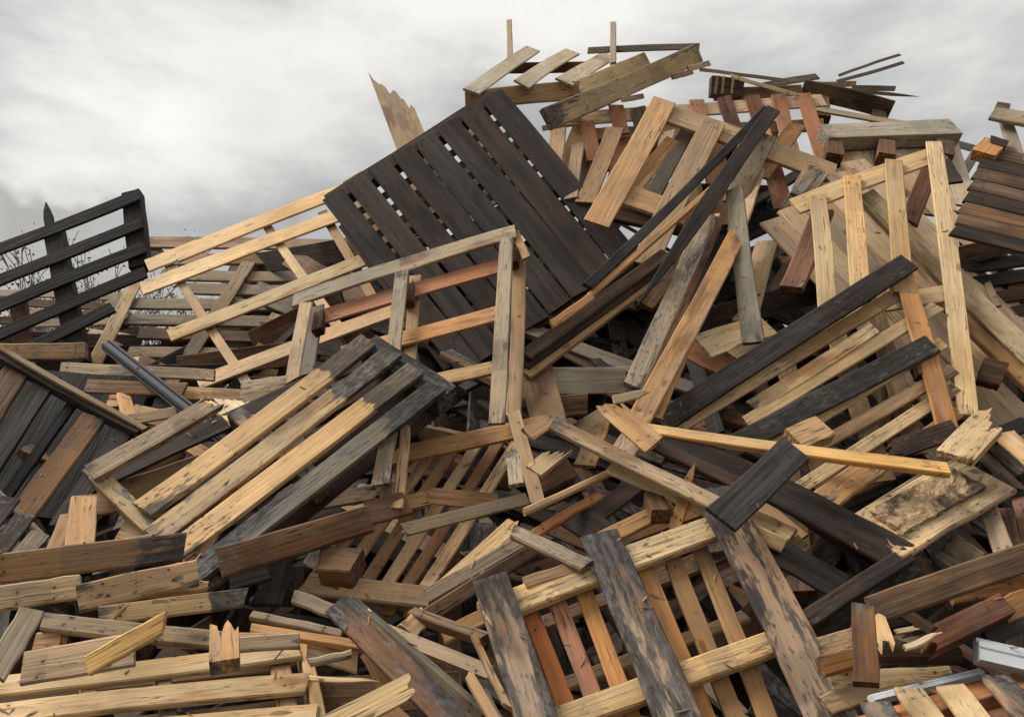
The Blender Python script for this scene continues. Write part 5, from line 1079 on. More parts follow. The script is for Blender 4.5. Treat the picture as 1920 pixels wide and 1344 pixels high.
 ('plank', 'dark reddish plank sliding down towards the bottom centre', 'plank', 'loose planks and beams on the heap', True, (-0.265, 2.062, 1.262), [
  ('plank',0.59,0.0713,0.0216,-0.265,2.062,1.262,0.8211,0.4128,0.0932,-0.3831,'rust',0.3,0.3,0,'cc','wood'),
 ]),
 ('plank', 'mossy grey beam beside the dark reddish plank', 'plank', 'loose planks and beams on the heap', True, (-0.254, 2.171, 1.281), [
  ('plank',0.516,0.033,0.0288,-0.254,2.171,1.281,0.6375,0.6777,-0.028,-0.3654,'moss',0.2,0,0,'cc','wood'),
 ]),
 ('plank', 'broken pine board with a splintered end at bottom centre', 'plank', 'loose planks and beams on the heap', True, (-0.307, 1.796, 1.23), [
  ('plank',0.204,0.0522,0.0158,-0.307,1.796,1.23,0.8373,0.4593,-0.0401,0.2937,'pine',0,0,0,'cb','wood'),
 ]),
 ('plank', 'brown board low at bottom centre under the broken pine board', 'plank', 'loose planks and beams on the heap', True, (-0.259, 1.9, 1.183), [
  ('plank',0.178,0.0487,0.0158,-0.259,1.9,1.183,0.8477,0.3941,0.0813,-0.3458,'brown2',0,0,0,'cc','wood'),
 ]),
 ('plank', 'large brown board lying deep at bottom centre', 'plank', 'loose planks and beams on the heap', True, (-0.357, 2.439, 1.144), [
  ('plank',0.409,0.0988,0.0158,-0.357,2.439,1.144,0.8204,0.5714,-0.0053,0.0188,'brown',0,0,0,'cc','wood'),
 ]),
 ('plank', 'grey plank between the hollow pallet and the reddish plank', 'plank', 'loose planks and beams on the heap', True, (-0.571, 2.46, 1.377), [
  ('plank',0.174,0.0413,0.0216,-0.571,2.46,1.377,0.8122,0.5449,0.0311,-0.2063,'greytan',0,0,0,'cc','wood'),
 ]),
 ('plank', 'grey batten left of the reddish plank', 'plank', 'loose planks and beams on the heap', True, (-0.601, 2.334, 1.337), [
  ('plank',0.269,0.0239,0.0216,-0.601,2.334,1.337,0.8998,0.4227,0.0528,-0.0948,'greytan',0,0,0,'cc','wood'),
 ]),
 ('plank', 'orange batten left of the reddish plank', 'plank', 'loose planks and beams on the heap', True, (-0.555, 2.275, 1.312), [
  ('plank',0.312,0.0266,0.0216,-0.555,2.275,1.312,0.9009,0.4272,0.0522,-0.0562,'orange',0,0,0,'cc','wood'),
 ]),
 ('plank', 'tan level board left of the reddish plank', 'plank', 'loose planks and beams on the heap', True, (-0.492, 2.313, 1.262), [
  ('plank',0.145,0.0591,0.0158,-0.492,2.313,1.262,0.8162,0.5613,0.1186,-0.068,'tan',0,0,0,'cc','wood'),
 ]),
 ('plank', 'grey short batten above the deep brown board', 'plank', 'loose planks and beams on the heap', True, (-0.48, 2.232, 1.265), [
  ('plank',0.111,0.0209,0.0216,-0.48,2.232,1.265,0.8415,0.5069,0.0272,0.185,'greytan',0,0,0,'cc','wood'),
 ]),
 ('plank', 'white splintered strip curling at bottom centre', 'plank', 'loose planks and beams on the heap', True, (-0.414, 2.095, 1.235), [
  ('plank',0.169,0.0127,0.0086,-0.414,2.095,1.235,0.8742,0.4827,0.0473,0.0243,'pale',0,0,0,'cp','wood'),
 ]),
 ('plank', 'brown board upright under the reddish plank', 'plank', 'loose planks and beams on the heap', True, (-0.341, 2.216, 1.227), [
  ('plank',0.16,0.0502,0.0158,-0.341,2.216,1.227,0.7713,0.4145,0.2194,-0.4303,'brown2',0,0,0,'cc','wood'),
 ]),
 ('plank', 'upper grey rail of the broken frame at bottom centre', 'plank', 'loose planks and beams on the heap', True, (-0.183, 2.412, 1.325), [
  ('plank',0.263,0.0319,0.036,-0.183,2.412,1.325,0.9094,0.3157,0.025,-0.2696,'greytan',0,0,0,'cc','wood'),
 ]),
 ('plank', 'lower grey rail of the broken frame at bottom centre', 'plank', 'loose planks and beams on the heap', True, (-0.229, 2.284, 1.282), [
  ('plank',0.378,0.0367,0.0288,-0.229,2.284,1.282,0.8555,0.4651,0.0406,-0.2239,'greytan',0.15,0,0,'cb','wood'),
 ]),
 ('plank', 'pale cross piece of the broken frame at bottom centre', 'plank', 'loose planks and beams on the heap', True, (-0.279, 2.448, 1.33), [
  ('plank',0.077,0.0568,0.0158,-0.279,2.448,1.33,0.7561,0.4908,-0.062,0.4285,'pale',0,0,0,'cc','wood'),
 ]),
 ('plank', 'thin tan strip left of the left sooty skid', 'plank', 'loose planks and beams on the heap', True, (-0.055, 2.072, 1.263), [
  ('plank',0.242,0.0168,0.0144,-0.055,2.072,1.263,0.7931,0.2326,0.1982,-0.5269,'tan',0,0,0,'cc','wood'),
 ]),
 ('plank', 'short tan strip low left of the left sooty skid', 'plank', 'loose planks and beams on the heap', True, (-0.073, 2.042, 1.204), [
  ('plank',0.149,0.0247,0.0144,-0.073,2.042,1.204,0.8115,0.2499,0.1655,-0.5017,'tan',0,0,0,'bc','wood'),
 ]),
 ('plank', 'grey thin strip under the short tan strip', 'plank', 'loose planks and beams on the heap', True, (-0.037, 2.036, 1.162), [
  ('plank',0.161,0.0245,0.0158,-0.037,2.036,1.162,0.8071,0.2687,0.206,-0.4837,'greytan',0,0,0,'cc','wood'),
 ]),
 ('plank', 'long brown plank with worn band at the right edge', 'plank', 'loose planks and beams on the heap', True, (1.233, 2.311, 1.453), [
  ('plank',0.546,0.0781,0.0216,1.233,2.311,1.453,0.8288,0.535,-0.0579,0.1532,'brown2',0.12,0,0,'cc','wood'),
 ]),
 ('plank', 'orange wedge board under the long brown plank', 'plank', 'loose planks and beams on the heap', True, (1.367, 2.371, 1.43), [
  ('plank',0.246,0.0564,0.0216,1.367,2.371,1.43,0.8328,0.5502,-0.0381,0.0479,'orange',0,0,0,'cc','wood'),
 ]),
 ('plank', 'red brown post broken open with white splinters', 'plank', 'loose planks and beams on the heap', True, (1.181, 2.197, 1.348), [
  ('plank',0.296,0.0573,0.06,1.181,2.197,1.348,0.8707,0.4454,-0.0725,0.1955,'redbrown',0.05,0,0,'bc','wood'),
 ]),
 ('block', 'orange block at the right end of the red brown post', 'block', 'loose blocks on the heap', True, (1.365, 2.279, 1.386), [
  ('block',0.114,0.0645,0.05,1.365,2.279,1.386,0.8479,0.4899,-0.0329,0.1999,'orange',0,0,0,'cc','wood'),
 ]),
 ('plank', 'brown plank hanging upright in front of the charcoal pallet edge', 'plank', 'loose planks and beams on the heap', True, (0.852, 2.033, 1.33), [
  ('plank',0.286,0.0566,0.0158,0.852,2.033,1.33,0.5256,0.2151,0.1679,-0.8058,'brown2',0.18,0,0,'cc','wood'),
 ]),
 ('plank', 'dark board at the right edge below the red post', 'plank', 'loose planks and beams on the heap', True, (1.317, 2.224, 1.34), [
  ('plank',0.17,0.0438,0.0158,1.317,2.224,1.34,0.8663,0.4685,-0.0264,0.1714,'darkbrown',0,0,0,'cc','wood'),
 ]),
 ('plank', 'pale splinter of wood lying below the long brown plank', 'plank', 'loose planks and beams on the heap', True, (1.007, 2.141, 1.348), [
  ('plank',0.066,0.0117,0.0072,1.007,2.141,1.348,0.8774,0.4653,-0.0158,0.1159,'pale',0,0,0,'cb','wood'),
 ]),
 ('plank', 'broken pale splinter along the red brown post', 'plank', 'loose planks and beams on the heap', True, (1.008, 2.062, 1.333), [
  ('plank',0.124,0.0155,0.0086,1.008,2.062,1.333,0.8941,0.3936,-0.0534,0.2071,'pale',0,0,0,'cp','wood'),
 ]),
 ('plank', 'tan split board behind the upright brown plank', 'plank', 'loose planks and beams on the heap', True, (0.907, 2.28, 1.307), [
  ('plank',0.173,0.0507,0.0158,0.907,2.28,1.307,0.854,0.4951,-0.031,0.1566,'tan',0.12,0,0,'cc','wood'),
 ]),
 ('plank', 'tan chunk right of the upright brown plank', 'plank', 'loose planks and beams on the heap', True, (0.962, 2.198, 1.338), [
  ('plank',0.105,0.0511,0.0158,0.962,2.198,1.338,0.6128,0.2279,0.2247,-0.7225,'pine',0.1,0,0,'bb','wood'),
 ]),
 ('plank', 'orange rough beam behind the upright brown plank', 'plank', 'loose planks and beams on the heap', True, (0.864, 2.226, 1.257), [
  ('plank',0.119,0.0508,0.036,0.864,2.226,1.257,0.8348,0.5345,-0.0358,0.1269,'orange',0.25,0,0,'cc','wood'),
 ]),
 ('plank', 'wide pale board lying under the grey metal trim', 'plank', 'loose planks and beams on the heap', True, (1.006, 2.248, 1.207), [
  ('plank',0.327,0.0658,0.0158,1.006,2.248,1.207,0.8674,0.4974,-0.0037,0.0112,'pine',0.12,0,0,'cc','wood'),
 ]),
 ('plank', 'tan board under the tall skid lower end', 'plank', 'loose planks and beams on the heap', True, (0.875, 2.215, 1.171), [
  ('plank',0.147,0.0504,0.0158,0.875,2.215,1.171,0.8489,0.505,-0.0418,0.1504,'tan',0,0,0,'cc','wood'),
 ]),
 ('plank', 'reddish board standing at the right edge by the chipboard', 'plank', 'loose planks and beams on the heap', True, (1.647, 2.717, 1.587), [
  ('plank',0.291,0.0601,0.0158,1.647,2.717,1.587,-0.4813,-0.2616,-0.1011,0.8305,'redbrown',0,0,0,'cc','wood'),
 ]),
 ('plank', 'second reddish board at the right edge by the chipboard', 'plank', 'loose planks and beams on the heap', True, (1.757, 2.787, 1.614), [
  ('plank',0.316,0.0618,0.0158,1.757,2.787,1.614,-0.4685,-0.2751,-0.1193,0.831,'redbrown',0,0,0,'cc','wood'),
 ]),
 ('plank', 'pinkish board leaning under the chipboard right corner', 'plank', 'loose planks and beams on the heap', True, (1.555, 2.626, 1.587), [
  ('plank',0.261,0.0583,0.0158,1.555,2.626,1.587,0.5102,0.2942,0.1,-0.8019,'palepink',0,0,0,'cc','wood'),
 ]),
 ('plank', 'greenish grey board leaning under the chipboard slab', 'plank', 'loose planks and beams on the heap', True, (1.421, 2.613, 1.516), [
  ('plank',0.106,0.1048,0.0158,1.421,2.613,1.516,0.6822,0.5714,0.0615,-0.4519,'greytan',0.25,0,0,'cc','wood'),
 ]),
 ('plank', 'dark board between chipboard slab and pale chunk', 'plank', 'loose planks and beams on the heap', True, (1.725, 2.956, 1.761), [
  ('plank',0.179,0.0805,0.0158,1.725,2.956,1.761,0.6616,0.588,0.0185,-0.465,'darkbrown',0,0,0,'cc','wood'),
 ]),
 ('joist', 'black thick beam end right of the chipboard slab', 'joist', 'loose planks and beams on the heap', True, (1.632, 2.781, 1.728), [
  ('joist',0.15,0.0773,0.06,1.632,2.781,1.728,0.8492,0.4908,-0.0391,0.1909,'dark',0,0,0,'cc','wood'),
 ]),
 ('plank', 'tan board showing inside the charcoal pallet gap', 'plank', 'loose planks and beams on the heap', True, (0.921, 2.974, 1.667), [
  ('plank',0.356,0.0713,0.0158,0.921,2.974,1.667,0.7261,0.4572,0.0999,-0.5038,'tan',0,0,0,'cc','wood'),
 ]),
 ('joist', 'box shaped board end with tan top beside the tall skid', 'joist', 'loose planks and beams on the heap', True, (0.879, 2.658, 1.5), [
  ('joist',0.163,0.0708,0.07,0.879,2.658,1.5,0.9016,0.3567,-0.2057,0.1326,'pine',0.12,0,0,'cc','wood'),
 ]),
 ('block', 'pinkish block lying on the slatted pallet by the yellow batten', 'block', 'loose blocks on the heap', True, (1.065, 2.873, 1.927), [
  ('block',0.155,0.1014,0.05,1.065,2.873,1.927,0.8615,0.4379,-0.0787,0.2449,'peach',0,0,0,'cc','wood'),
 ]),
 ('plank', 'rough split tan board under the yellow batten', 'plank', 'loose planks and beams on the heap', True, (1.117, 2.683, 1.746), [
  ('plank',0.306,0.0864,0.0216,1.117,2.683,1.746,0.8507,0.4076,-0.0877,0.3202,'orange',0.25,0,0,'cc','wood'),
 ]),
 ('plank', 'pale far plank behind the black fence, uppermost', 'plank', 'loose planks and beams on the heap', True, (-3.659, 6.186, 3.433), [
  ('plank',1.087,0.0692,0.0216,-3.659,6.186,3.433,0.7905,0.6121,0.0095,-0.0189,'palegrey',0,0,0,'cc','wood'),
 ]),
 ('plank', 'brown far plank just under the uppermost pale one', 'plank', 'loose planks and beams on the heap', True, (-3.606, 6.144, 3.348), [
  ('plank',1.131,0.0685,0.0216,-3.606,6.144,3.348,0.7968,0.6034,0.0148,-0.0292,'brown',0,0,0,'cc','wood'),
 ]),
 ('plank', 'tan far plank sloping behind the black fence', 'plank', 'loose planks and beams on the heap', True, (-3.669, 6.091, 3.255), [
  ('plank',0.421,0.0678,0.0216,-3.669,6.091,3.255,0.8139,0.5729,0.0307,-0.0917,'tan',0,0,0,'cc','wood'),
 ]),
 ('plank', 'pale far plank behind the black fence, lowest', 'plank', 'loose planks and beams on the heap', True, (-3.416, 5.996, 3.158), [
  ('plank',0.88,0.0666,0.0216,-3.416,5.996,3.158,0.7905,0.6115,-0.0014,0.0324,'palegrey',0,0,0,'cc','wood'),
 ]),
 ('plank', 'brown far plank low behind the black fence', 'plank', 'loose planks and beams on the heap', True, (-3.559, 6.059, 3.22), [
  ('plank',0.993,0.0674,0.0216,-3.559,6.059,3.22,0.7822,0.62,-0.0084,0.0599,'brown',0,0,0,'cc','wood'),
 ]),
 ('plank', 'dark far plank low behind the black fence', 'plank', 'loose planks and beams on the heap', True, (-3.331, 5.802, 3.022), [
  ('plank',1.043,0.0642,0.0216,-3.331,5.802,3.022,0.7911,0.6074,0.0069,0.0728,'darkbrown',0,0,0,'cc','wood'),
 ]),
 ('plank', 'pinkish far plank between fence post and trestle', 'plank', 'loose planks and beams on the heap', True, (-3.025, 5.78, 3.006), [
  ('plank',0.458,0.064,0.0216,-3.025,5.78,3.006,0.8136,0.5554,-0.0082,-0.1718,'peach',0,0,0,'cc','wood'),
 ]),
 ('plank', 'grey far plank right of the fence post', 'plank', 'loose planks and beams on the heap', True, (-3.232, 6.097, 3.263), [
  ('plank',0.401,0.0679,0.0216,-3.232,6.097,3.263,0.7753,0.6263,-0.0228,0.0789,'grey',0,0,0,'cc','wood'),
 ]),
 ('plank', 'tan board seen through the slits of the dark pallet, left', 'plank', 'loose planks and beams on the heap', True, (-0.695, 4.619, 3.226), [
  ('plank',1.409,0.1423,0.018,-0.695,4.619,3.226,0.6607,0.5481,0.2767,-0.4319,'pine',0.1,0,0,'cc','wood'),
 ]),
 ('plank', 'orange board seen through the slits of the dark pallet, middle', 'plank', 'loose planks and beams on the heap', True, (-0.313, 4.685, 3.451), [
  ('plank',1.297,0.148,0.018,-0.313,4.685,3.451,0.6633,0.5498,0.2733,-0.4278,'orange',0.1,0,0,'cc','wood'),
 ]),
 ('plank', 'tan board crossing behind the dark pallet', 'plank', 'loose planks and beams on the heap', True, (-0.466, 4.78, 3.553), [
  ('plank',1.307,0.1855,0.018,-0.466,4.78,3.553,0.7808,0.5935,-0.157,0.1157,'tan',0.1,0,0,'cc','wood'),
 ]),
 ('plank', 'brown board crossing low behind the dark pallet', 'plank', 'loose planks and beams on the heap', True, (-0.123, 4.663, 3.04), [
  ('plank',1.121,0.1671,0.018,-0.123,4.663,3.04,0.7803,0.5929,-0.1594,0.1189,'tan',0.1,0,0,'cc','wood'),
 ]),
 ('plank', 'grey board crossing high behind the dark pallet', 'plank', 'loose planks and beams on the heap', True, (-0.257, 4.946, 3.885), [
  ('plank',1.036,0.1937,0.018,-0.257,4.946,3.885,0.7676,0.5775,-0.2085,0.1838,'grey',0.1,0,0,'cc','wood'),
 ]),
 ('plank', 'peach board seen through the slits of the dark pallet, right', 'plank', 'loose planks and beams on the heap', True, (0.092, 4.915, 3.717), [
  ('plank',1.143,0.1611,0.018,0.092,4.915,3.717,0.6773,0.5586,0.2548,-0.4055,'peach',0.1,0,0,'cc','wood'),
 ]),
 ('plank', 'brown board behind the dark pallet lower edge', 'plank', 'loose planks and beams on the heap', True, (-0.362, 4.771, 2.748), [
  ('plank',0.991,0.1632,0.018,-0.362,4.771,2.748,0.7889,0.6121,-0.048,-0.0263,'brown',0.1,0,0,'cc','wood'),
 ]),
 ('plank', 'grey board behind the dark pallet near its top corner', 'plank', 'loose planks and beams on the heap', True, (-0.208, 5.151, 4.102), [
  ('plank',0.735,0.1714,0.018,-0.208,5.151,4.102,0.6839,0.5627,0.2455,-0.3942,'greytan',0.1,0,0,'cc','wood'),
 ]),
 ('dark_crate', 'black slatted crate in the shade below the edge pallet', 'pallet', 'pallets thrown on the heap', False, (2.349, 3.697, 2.514), [
  ('slat',0.417,0.078,0.018,0.097,0.124,0.387,0.8165,0.5719,-0.0742,-0.0277,'charcoal',0,0,0,'cc','wood'),
  ('slat',0.406,0.0751,0.018,0.072,0.091,0.287,0.8169,0.5701,-0.0874,-0.0088,'dark',0,0,0,'cc','wood'),
  ('slat',0.396,0.0722,0.018,0.047,0.06,0.189,0.8169,0.5679,-0.1005,0.01,'darkbrown',0,0,0,'cc','wood'),
  ('slat',0.387,0.0694,0.018,0.023,0.03,0.093,0.8164,0.5655,-0.1135,0.0287,'charcoal',0,0,0,'cc','wood'),
  ('slat',0.378,0.0667,0.018,0.0,0.0,0.0,0.8156,0.5627,-0.1263,0.0473,'dark',0,0,0,'cc','wood'),
  ('post',0.588,0.0527,0.036,-0.084,0.13,0.197,-0.4649,-0.4008,-0.4147,0.6717,'dark',0,0,0,'cc','wood'),
  ('post',0.585,0.0518,0.036,0.07,0.102,0.189,-0.4586,-0.3969,-0.4184,0.676,'dark',0,0,0,'cc','wood'),
  ('post',0.583,0.051,0.036,0.209,0.077,0.181,-0.4529,-0.3934,-0.4218,0.6799,'dark',0,0,0,'cc','wood'),
 ]),
 ('plank', 'dark board low behind the trestle pallet, left', 'plank', 'loose planks and beams on the heap', True, (-2.139, 5.433, 2.952), [
  ('plank',0.668,0.1511,0.0216,-2.139,5.433,2.952,0.6424,0.7575,-0.1092,0.04,'darkbrown',0.1,0,0,'cc','wood'),
 ]),
 ('plank', 'dark board low behind the trestle pallet, right', 'plank', 'loose planks and beams on the heap', True, (-1.48, 4.983, 2.809), [
  ('plank',1.572,0.1385,0.0216,-1.48,4.983,2.809,0.6686,0.6209,-0.1573,-0.3778,'darkbrown',0.1,0,0,'cc','wood'),
 ]),
 ('plank', 'brown board slanting behind the pine lattice', 'plank', 'loose planks and beams on the heap', True, (-1.364, 4.887, 2.883), [
  ('plank',0.815,0.1363,0.0216,-1.364,4.887,2.883,0.5662,0.7701,-0.2836,-0.0771,'brown2',0.1,0,0,'cc','wood'),
 ]),
 ('plank', 'grey board slanting behind the pine lattice', 'plank', 'loose planks and beams on the heap', True, (-1.681, 5.307, 3.175), [
  ('plank',1.677,0.1492,0.0216,-1.681,5.307,3.175,0.6886,0.5798,-0.0935,-0.4254,'grey',0.1,0,0,'cc','wood'),
 ]),
 ('plank', 'tan wide board behind the pine lattice middle', 'plank', 'loose planks and beams on the heap', True, (-1.302, 4.839, 2.804), [
  ('plank',1.068,0.1347,0.0216,-1.302,4.839,2.804,0.6795,0.5954,-0.1326,-0.4077,'tan',0.1,0,0,'cc','wood'),
 ]),
 ('plank', 'dark board behind the lattice below its top slat', 'plank', 'loose planks and beams on the heap', True, (-1.629, 5.401, 3.465), [
  ('plank',1.473,0.1533,0.0216,-1.629,5.401,3.465,0.5696,0.7356,-0.2335,-0.2827,'darkbrown',0.1,0,0,'cc','wood'),
 ]),
 ('plank', 'brown board behind the lattice near the dark pallet', 'plank', 'loose planks and beams on the heap', True, (-1.22, 4.972, 3.197), [
  ('plank',1.095,0.1404,0.0216,-1.22,4.972,3.197,0.6997,0.5618,-0.019,-0.4409,'brown',0.1,0,0,'cc','wood'),
 ]),
 ('plank', 'brown board deep behind the pine pallet, leftmost', 'plank', 'loose planks and beams on the heap', True, (0.496, 4.752, 3.821), [
  ('plank',0.815,0.1502,0.018,0.496,4.752,3.821,0.5428,0.3363,0.4031,-0.6556,'brown2',0.1,0,0,'cc','wood'),
 ]),
 ('plank', 'grey board deep behind the pine pallet', 'plank', 'loose planks and beams on the heap', True, (0.828, 4.806, 3.868), [
  ('plank',0.888,0.152,0.018,0.828,4.806,3.868,0.5348,0.4492,0.2718,-0.6621,'grey',0.1,0,0,'cc','wood'),
 ]),
 ('plank', 'tan board deep behind the pine pallet upper rail', 'plank', 'loose planks and beams on the heap', True, (1.117, 4.865, 3.929), [
  ('plank',0.778,0.1541,0.018,1.117,4.865,3.929,0.5541,0.4646,0.2726,-0.6346,'tan',0.1,0,0,'cc','wood'),
 ]),
 ('plank', 'brown board deep behind the pine pallet right side', 'plank', 'loose planks and beams on the heap', True, (1.331, 4.836, 3.849), [
  ('plank',0.999,0.1528,0.018,1.331,4.836,3.849,0.5413,0.4209,0.3015,-0.6625,'brown2',0.1,0,0,'cc','wood'),
 ]),
 ('plank', 'dark board deep behind the pine pallet right end', 'plank', 'loose planks and beams on the heap', True, (1.501, 4.863, 3.861), [
  ('plank',1.031,0.1537,0.018,1.501,4.863,3.861,-0.4886,-0.3729,-0.3348,0.7142,'darkbrown',0.1,0,0,'cc','wood'),
 ]),
 ('plank', 'level brown board deep behind the pine pallet', 'plank', 'loose planks and beams on the heap', True, (1.115, 4.984, 4.041), [
  ('plank',1.114,0.1581,0.018,1.115,4.984,4.041,0.5678,0.8201,0.02,0.0677,'brown',0.1,0,0,'cc','wood'),
 ]),
 ('plank', 'level dark board deep behind the pine pallet', 'plank', 'loose planks and beams on the heap', True, (1.129, 4.802, 3.693), [
  ('plank',1.039,0.1508,0.018,1.129,4.802,3.693,0.5803,0.8138,0.0273,0.0142,'darkbrown',0.1,0,0,'cc','wood'),
 ]),
 ('plank', 'red board deep below the ridge slats', 'plank', 'loose planks and beams on the heap', True, (1.051, 5.106, 4.158), [
  ('plank',0.581,0.1624,0.018,1.051,5.106,4.158,0.5174,0.4541,0.2858,-0.6667,'redbrown',0.1,0,0,'cc','wood'),
 ]),
 ('plank', 'level tan board deep below the ridge slats', 'plank', 'loose planks and beams on the heap', True, (1.258, 5.175, 4.285), [
  ('plank',1.272,0.1651,0.018,1.258,5.175,4.285,0.5578,0.8279,0.0173,0.0555,'greytan',0.1,0,0,'cc','wood'),
 ]),
 ('plank', 'dark board under the fence pallet, uppermost of three', 'plank', 'loose planks and beams on the heap', True, (-3.14, 5.504, 2.872), [
  ('plank',1.103,0.1745,0.0216,-3.14,5.504,2.872,0.6823,0.728,-0.0218,-0.0631,'darkbrown',0.1,0,0,'cc','wood'),
 ]),
 ('plank', 'dark board under the fence pallet, middle of three', 'plank', 'loose planks and beams on the heap', True, (-2.666, 5.135, 2.69), [
  ('plank',0.889,0.1621,0.0216,-2.666,5.135,2.69,0.6755,0.734,0.0265,0.0645,'dark',0.1,0,0,'cc','wood'),
 ]),
 ('plank', 'dark board under the fence pallet, lowest of three', 'plank', 'loose planks and beams on the heap', True, (-2.11, 4.628, 2.466), [
  ('plank',0.825,0.1453,0.0216,-2.11,4.628,2.466,0.6858,0.727,0.0048,0.0324,'darkbrown',0.1,0,0,'cc','wood'),
 ]),
 ('plank', 'brown board slanting under the trestle foot', 'plank', 'loose planks and beams on the heap', True, (-2.455, 5.04, 2.65), [
  ('plank',1.589,0.1591,0.0216,-2.455,5.04,2.65,0.7482,0.5302,-0.0692,-0.3928,'brown',0.1,0,0,'cc','wood'),
 ]),
 ('plank', 'charcoal board slanting under the trestle foot', 'plank', 'loose planks and beams on the heap', True, (-2.064, 5.1, 2.71), [
  ('plank',0.828,0.1615,0.0216,-2.064,5.1,2.71,0.5718,0.5096,0.1346,0.6287,'charcoal',0.1,0,0,'cc','wood'),
 ]),
 ('plank', 'brown board below the lattice lower slat', 'plank', 'loose planks and beams on the heap', True, (-1.68, 4.794, 2.607), [
  ('plank',0.829,0.1512,0.0216,-1.68,4.794,2.607,0.6568,0.7448,-0.1083,-0.0461,'brown2',0.1,0,0,'cc','wood'),
 ]),
 ('plastic_strip', 'black plastic channel strip lying diagonally over the left slats', 'strip', '', True, (-1.478, 3.342, 2.179), [
  ('plastic_strip',1.111,0.0606,0.03,-1.478,3.342,2.179,0.8139,0.4502,0.0902,-0.3559,'tan',0,0,0,'cc','plastic'),
 ]),
 ('trim_profile', 'white ribbed plastic profile end lying at the lower right edge', 'profile', '', True, (1.265, 2.151, 1.281), [
  ('trim_profile',0.148,0.063,0.05,1.265,2.151,1.281,0.8199,0.5536,0.0334,-0.142,'tan',0,0,0,'cc','metal'),
 ]),
 ('trim_profile', 'long grey white profile lying under the bottom right pallet', 'profile', '', True, (1.067, 2.19, 1.205), [
  ('trim_profile',0.323,0.0226,0.03,1.067,2.19,1.205,0.9058,0.4069,-0.045,0.1094,'tan',0,0,0,'cc','metal'),
 ]),
 ('rotten_board', 'wide straight pale board with rotten crumbling middle at the right', 'board', 'loose planks and beams on the heap', False, (1.371, 2.653, 1.672), [
  ('plank',0.618,0.2083,0.0252,0.0,0.0,0.0,0.8965,0.3415,-0.09,0.2675,'pine',0.3,0,0,'cc','wood'),
  ('rot_patch',0.445,0.125,0.012,-0.016,-0.01,0.023,0.8965,0.3415,-0.09,0.2675,'chip',0,0,0,'cc','chip'),
 ]),
 ('log', 'dark round log lying in the gap at lower right', 'log', '', True, (1.062, 2.22, 1.276), [
  ('log',0.222,0.0496,0.08,1.062,2.22,1.276,0.7546,0.6561,0.0009,-0.0069,'darkbrown',0,0,0,'cc','log'),
 ]),
]

def build_things():
    for name, label, cat, group, single, base, rows in THINGS:
        if single:
            o = board_object(rows[0]); o.name = name; tag(o, label, cat, group); continue
        e = bpy.data.objects.new(name, None); col.objects.link(e); e.location = base; e.empty_display_size = .1
        tag(e, label, cat, group)
        for r in rows:
            o = board_object(r); o.parent = e
build_things()

WORDS = {'tan': 'tan', 'greytan': 'grey tan', 'brown': 'brown', 'brown2': 'warm brown', 'orange': 'orange', 'darkbrown': 'dark brown', 'charcoal': 'charcoal', 'peach': 'peach coloured', 'redbrown': 'red brown', 'grey': 'grey'}
# half buried boards filling the gaps between the named ones
def buried_planks(count, seed):
    rng = random.Random(seed)
    keys = ['tan', 'greytan', 'brown', 'brown', 'brown2', 'darkbrown', 'darkbrown', 'darkbrown', 'charcoal', 'charcoal', 'redbrown', 'grey']  # mostly dark tints, so the recesses between boards look more shaded
    for k in range(count):
        uu, vv = .1 + .8 * rng.random(), rng.random() ** .8
        p, n, t = heap_at(uu, vv)
        c = p - n * rng.uniform(.18, .40)
        b = n.cross(t); an = rng.choice((rng.uniform(0, math.pi), rng.gauss(.7, .3), rng.gauss(-.6, .3)))
        X = (t * math.cos(an) - b * math.sin(an) + n * rng.uniform(-.06, .06)).normalized()
        Z = n + Vector((rng.uniform(-.5, .5), rng.uniform(-.5, .5), rng.uniform(-.3, .6))); Z = (Z - X * Z.dot(X)).normalized(); Y = Z.cross(X)
        q = Matrix((X, Y, Z)).transposed().to_quaternion()
        ck = rng.choice(keys); zone = ('upper ', 'middle ', 'lower ')[min(2, int(vv * 3))] + ('left', 'centre', 'right')[min(2, int((uu - .1) / .8 * 3))]
        o = board_object(('buried_plank', round(rng.uniform(.5, 1.2), 3), rng.choice((.06, .075, .09, .1)), rng.choice((.018, .022, .035)), *c, *q, ck, rng.choice((0, .1, .25, .4)), 0, rng.choice((0, 0, .5)), rng.choice(('cc', 'cc', 'cb', 'bc')), 'wood'))
        tag(o, f'short {WORDS[ck]} board wedged in a gap at the {zone} of the heap', 'plank', 'boards wedged in the gaps')
buried_planks(165, 21)

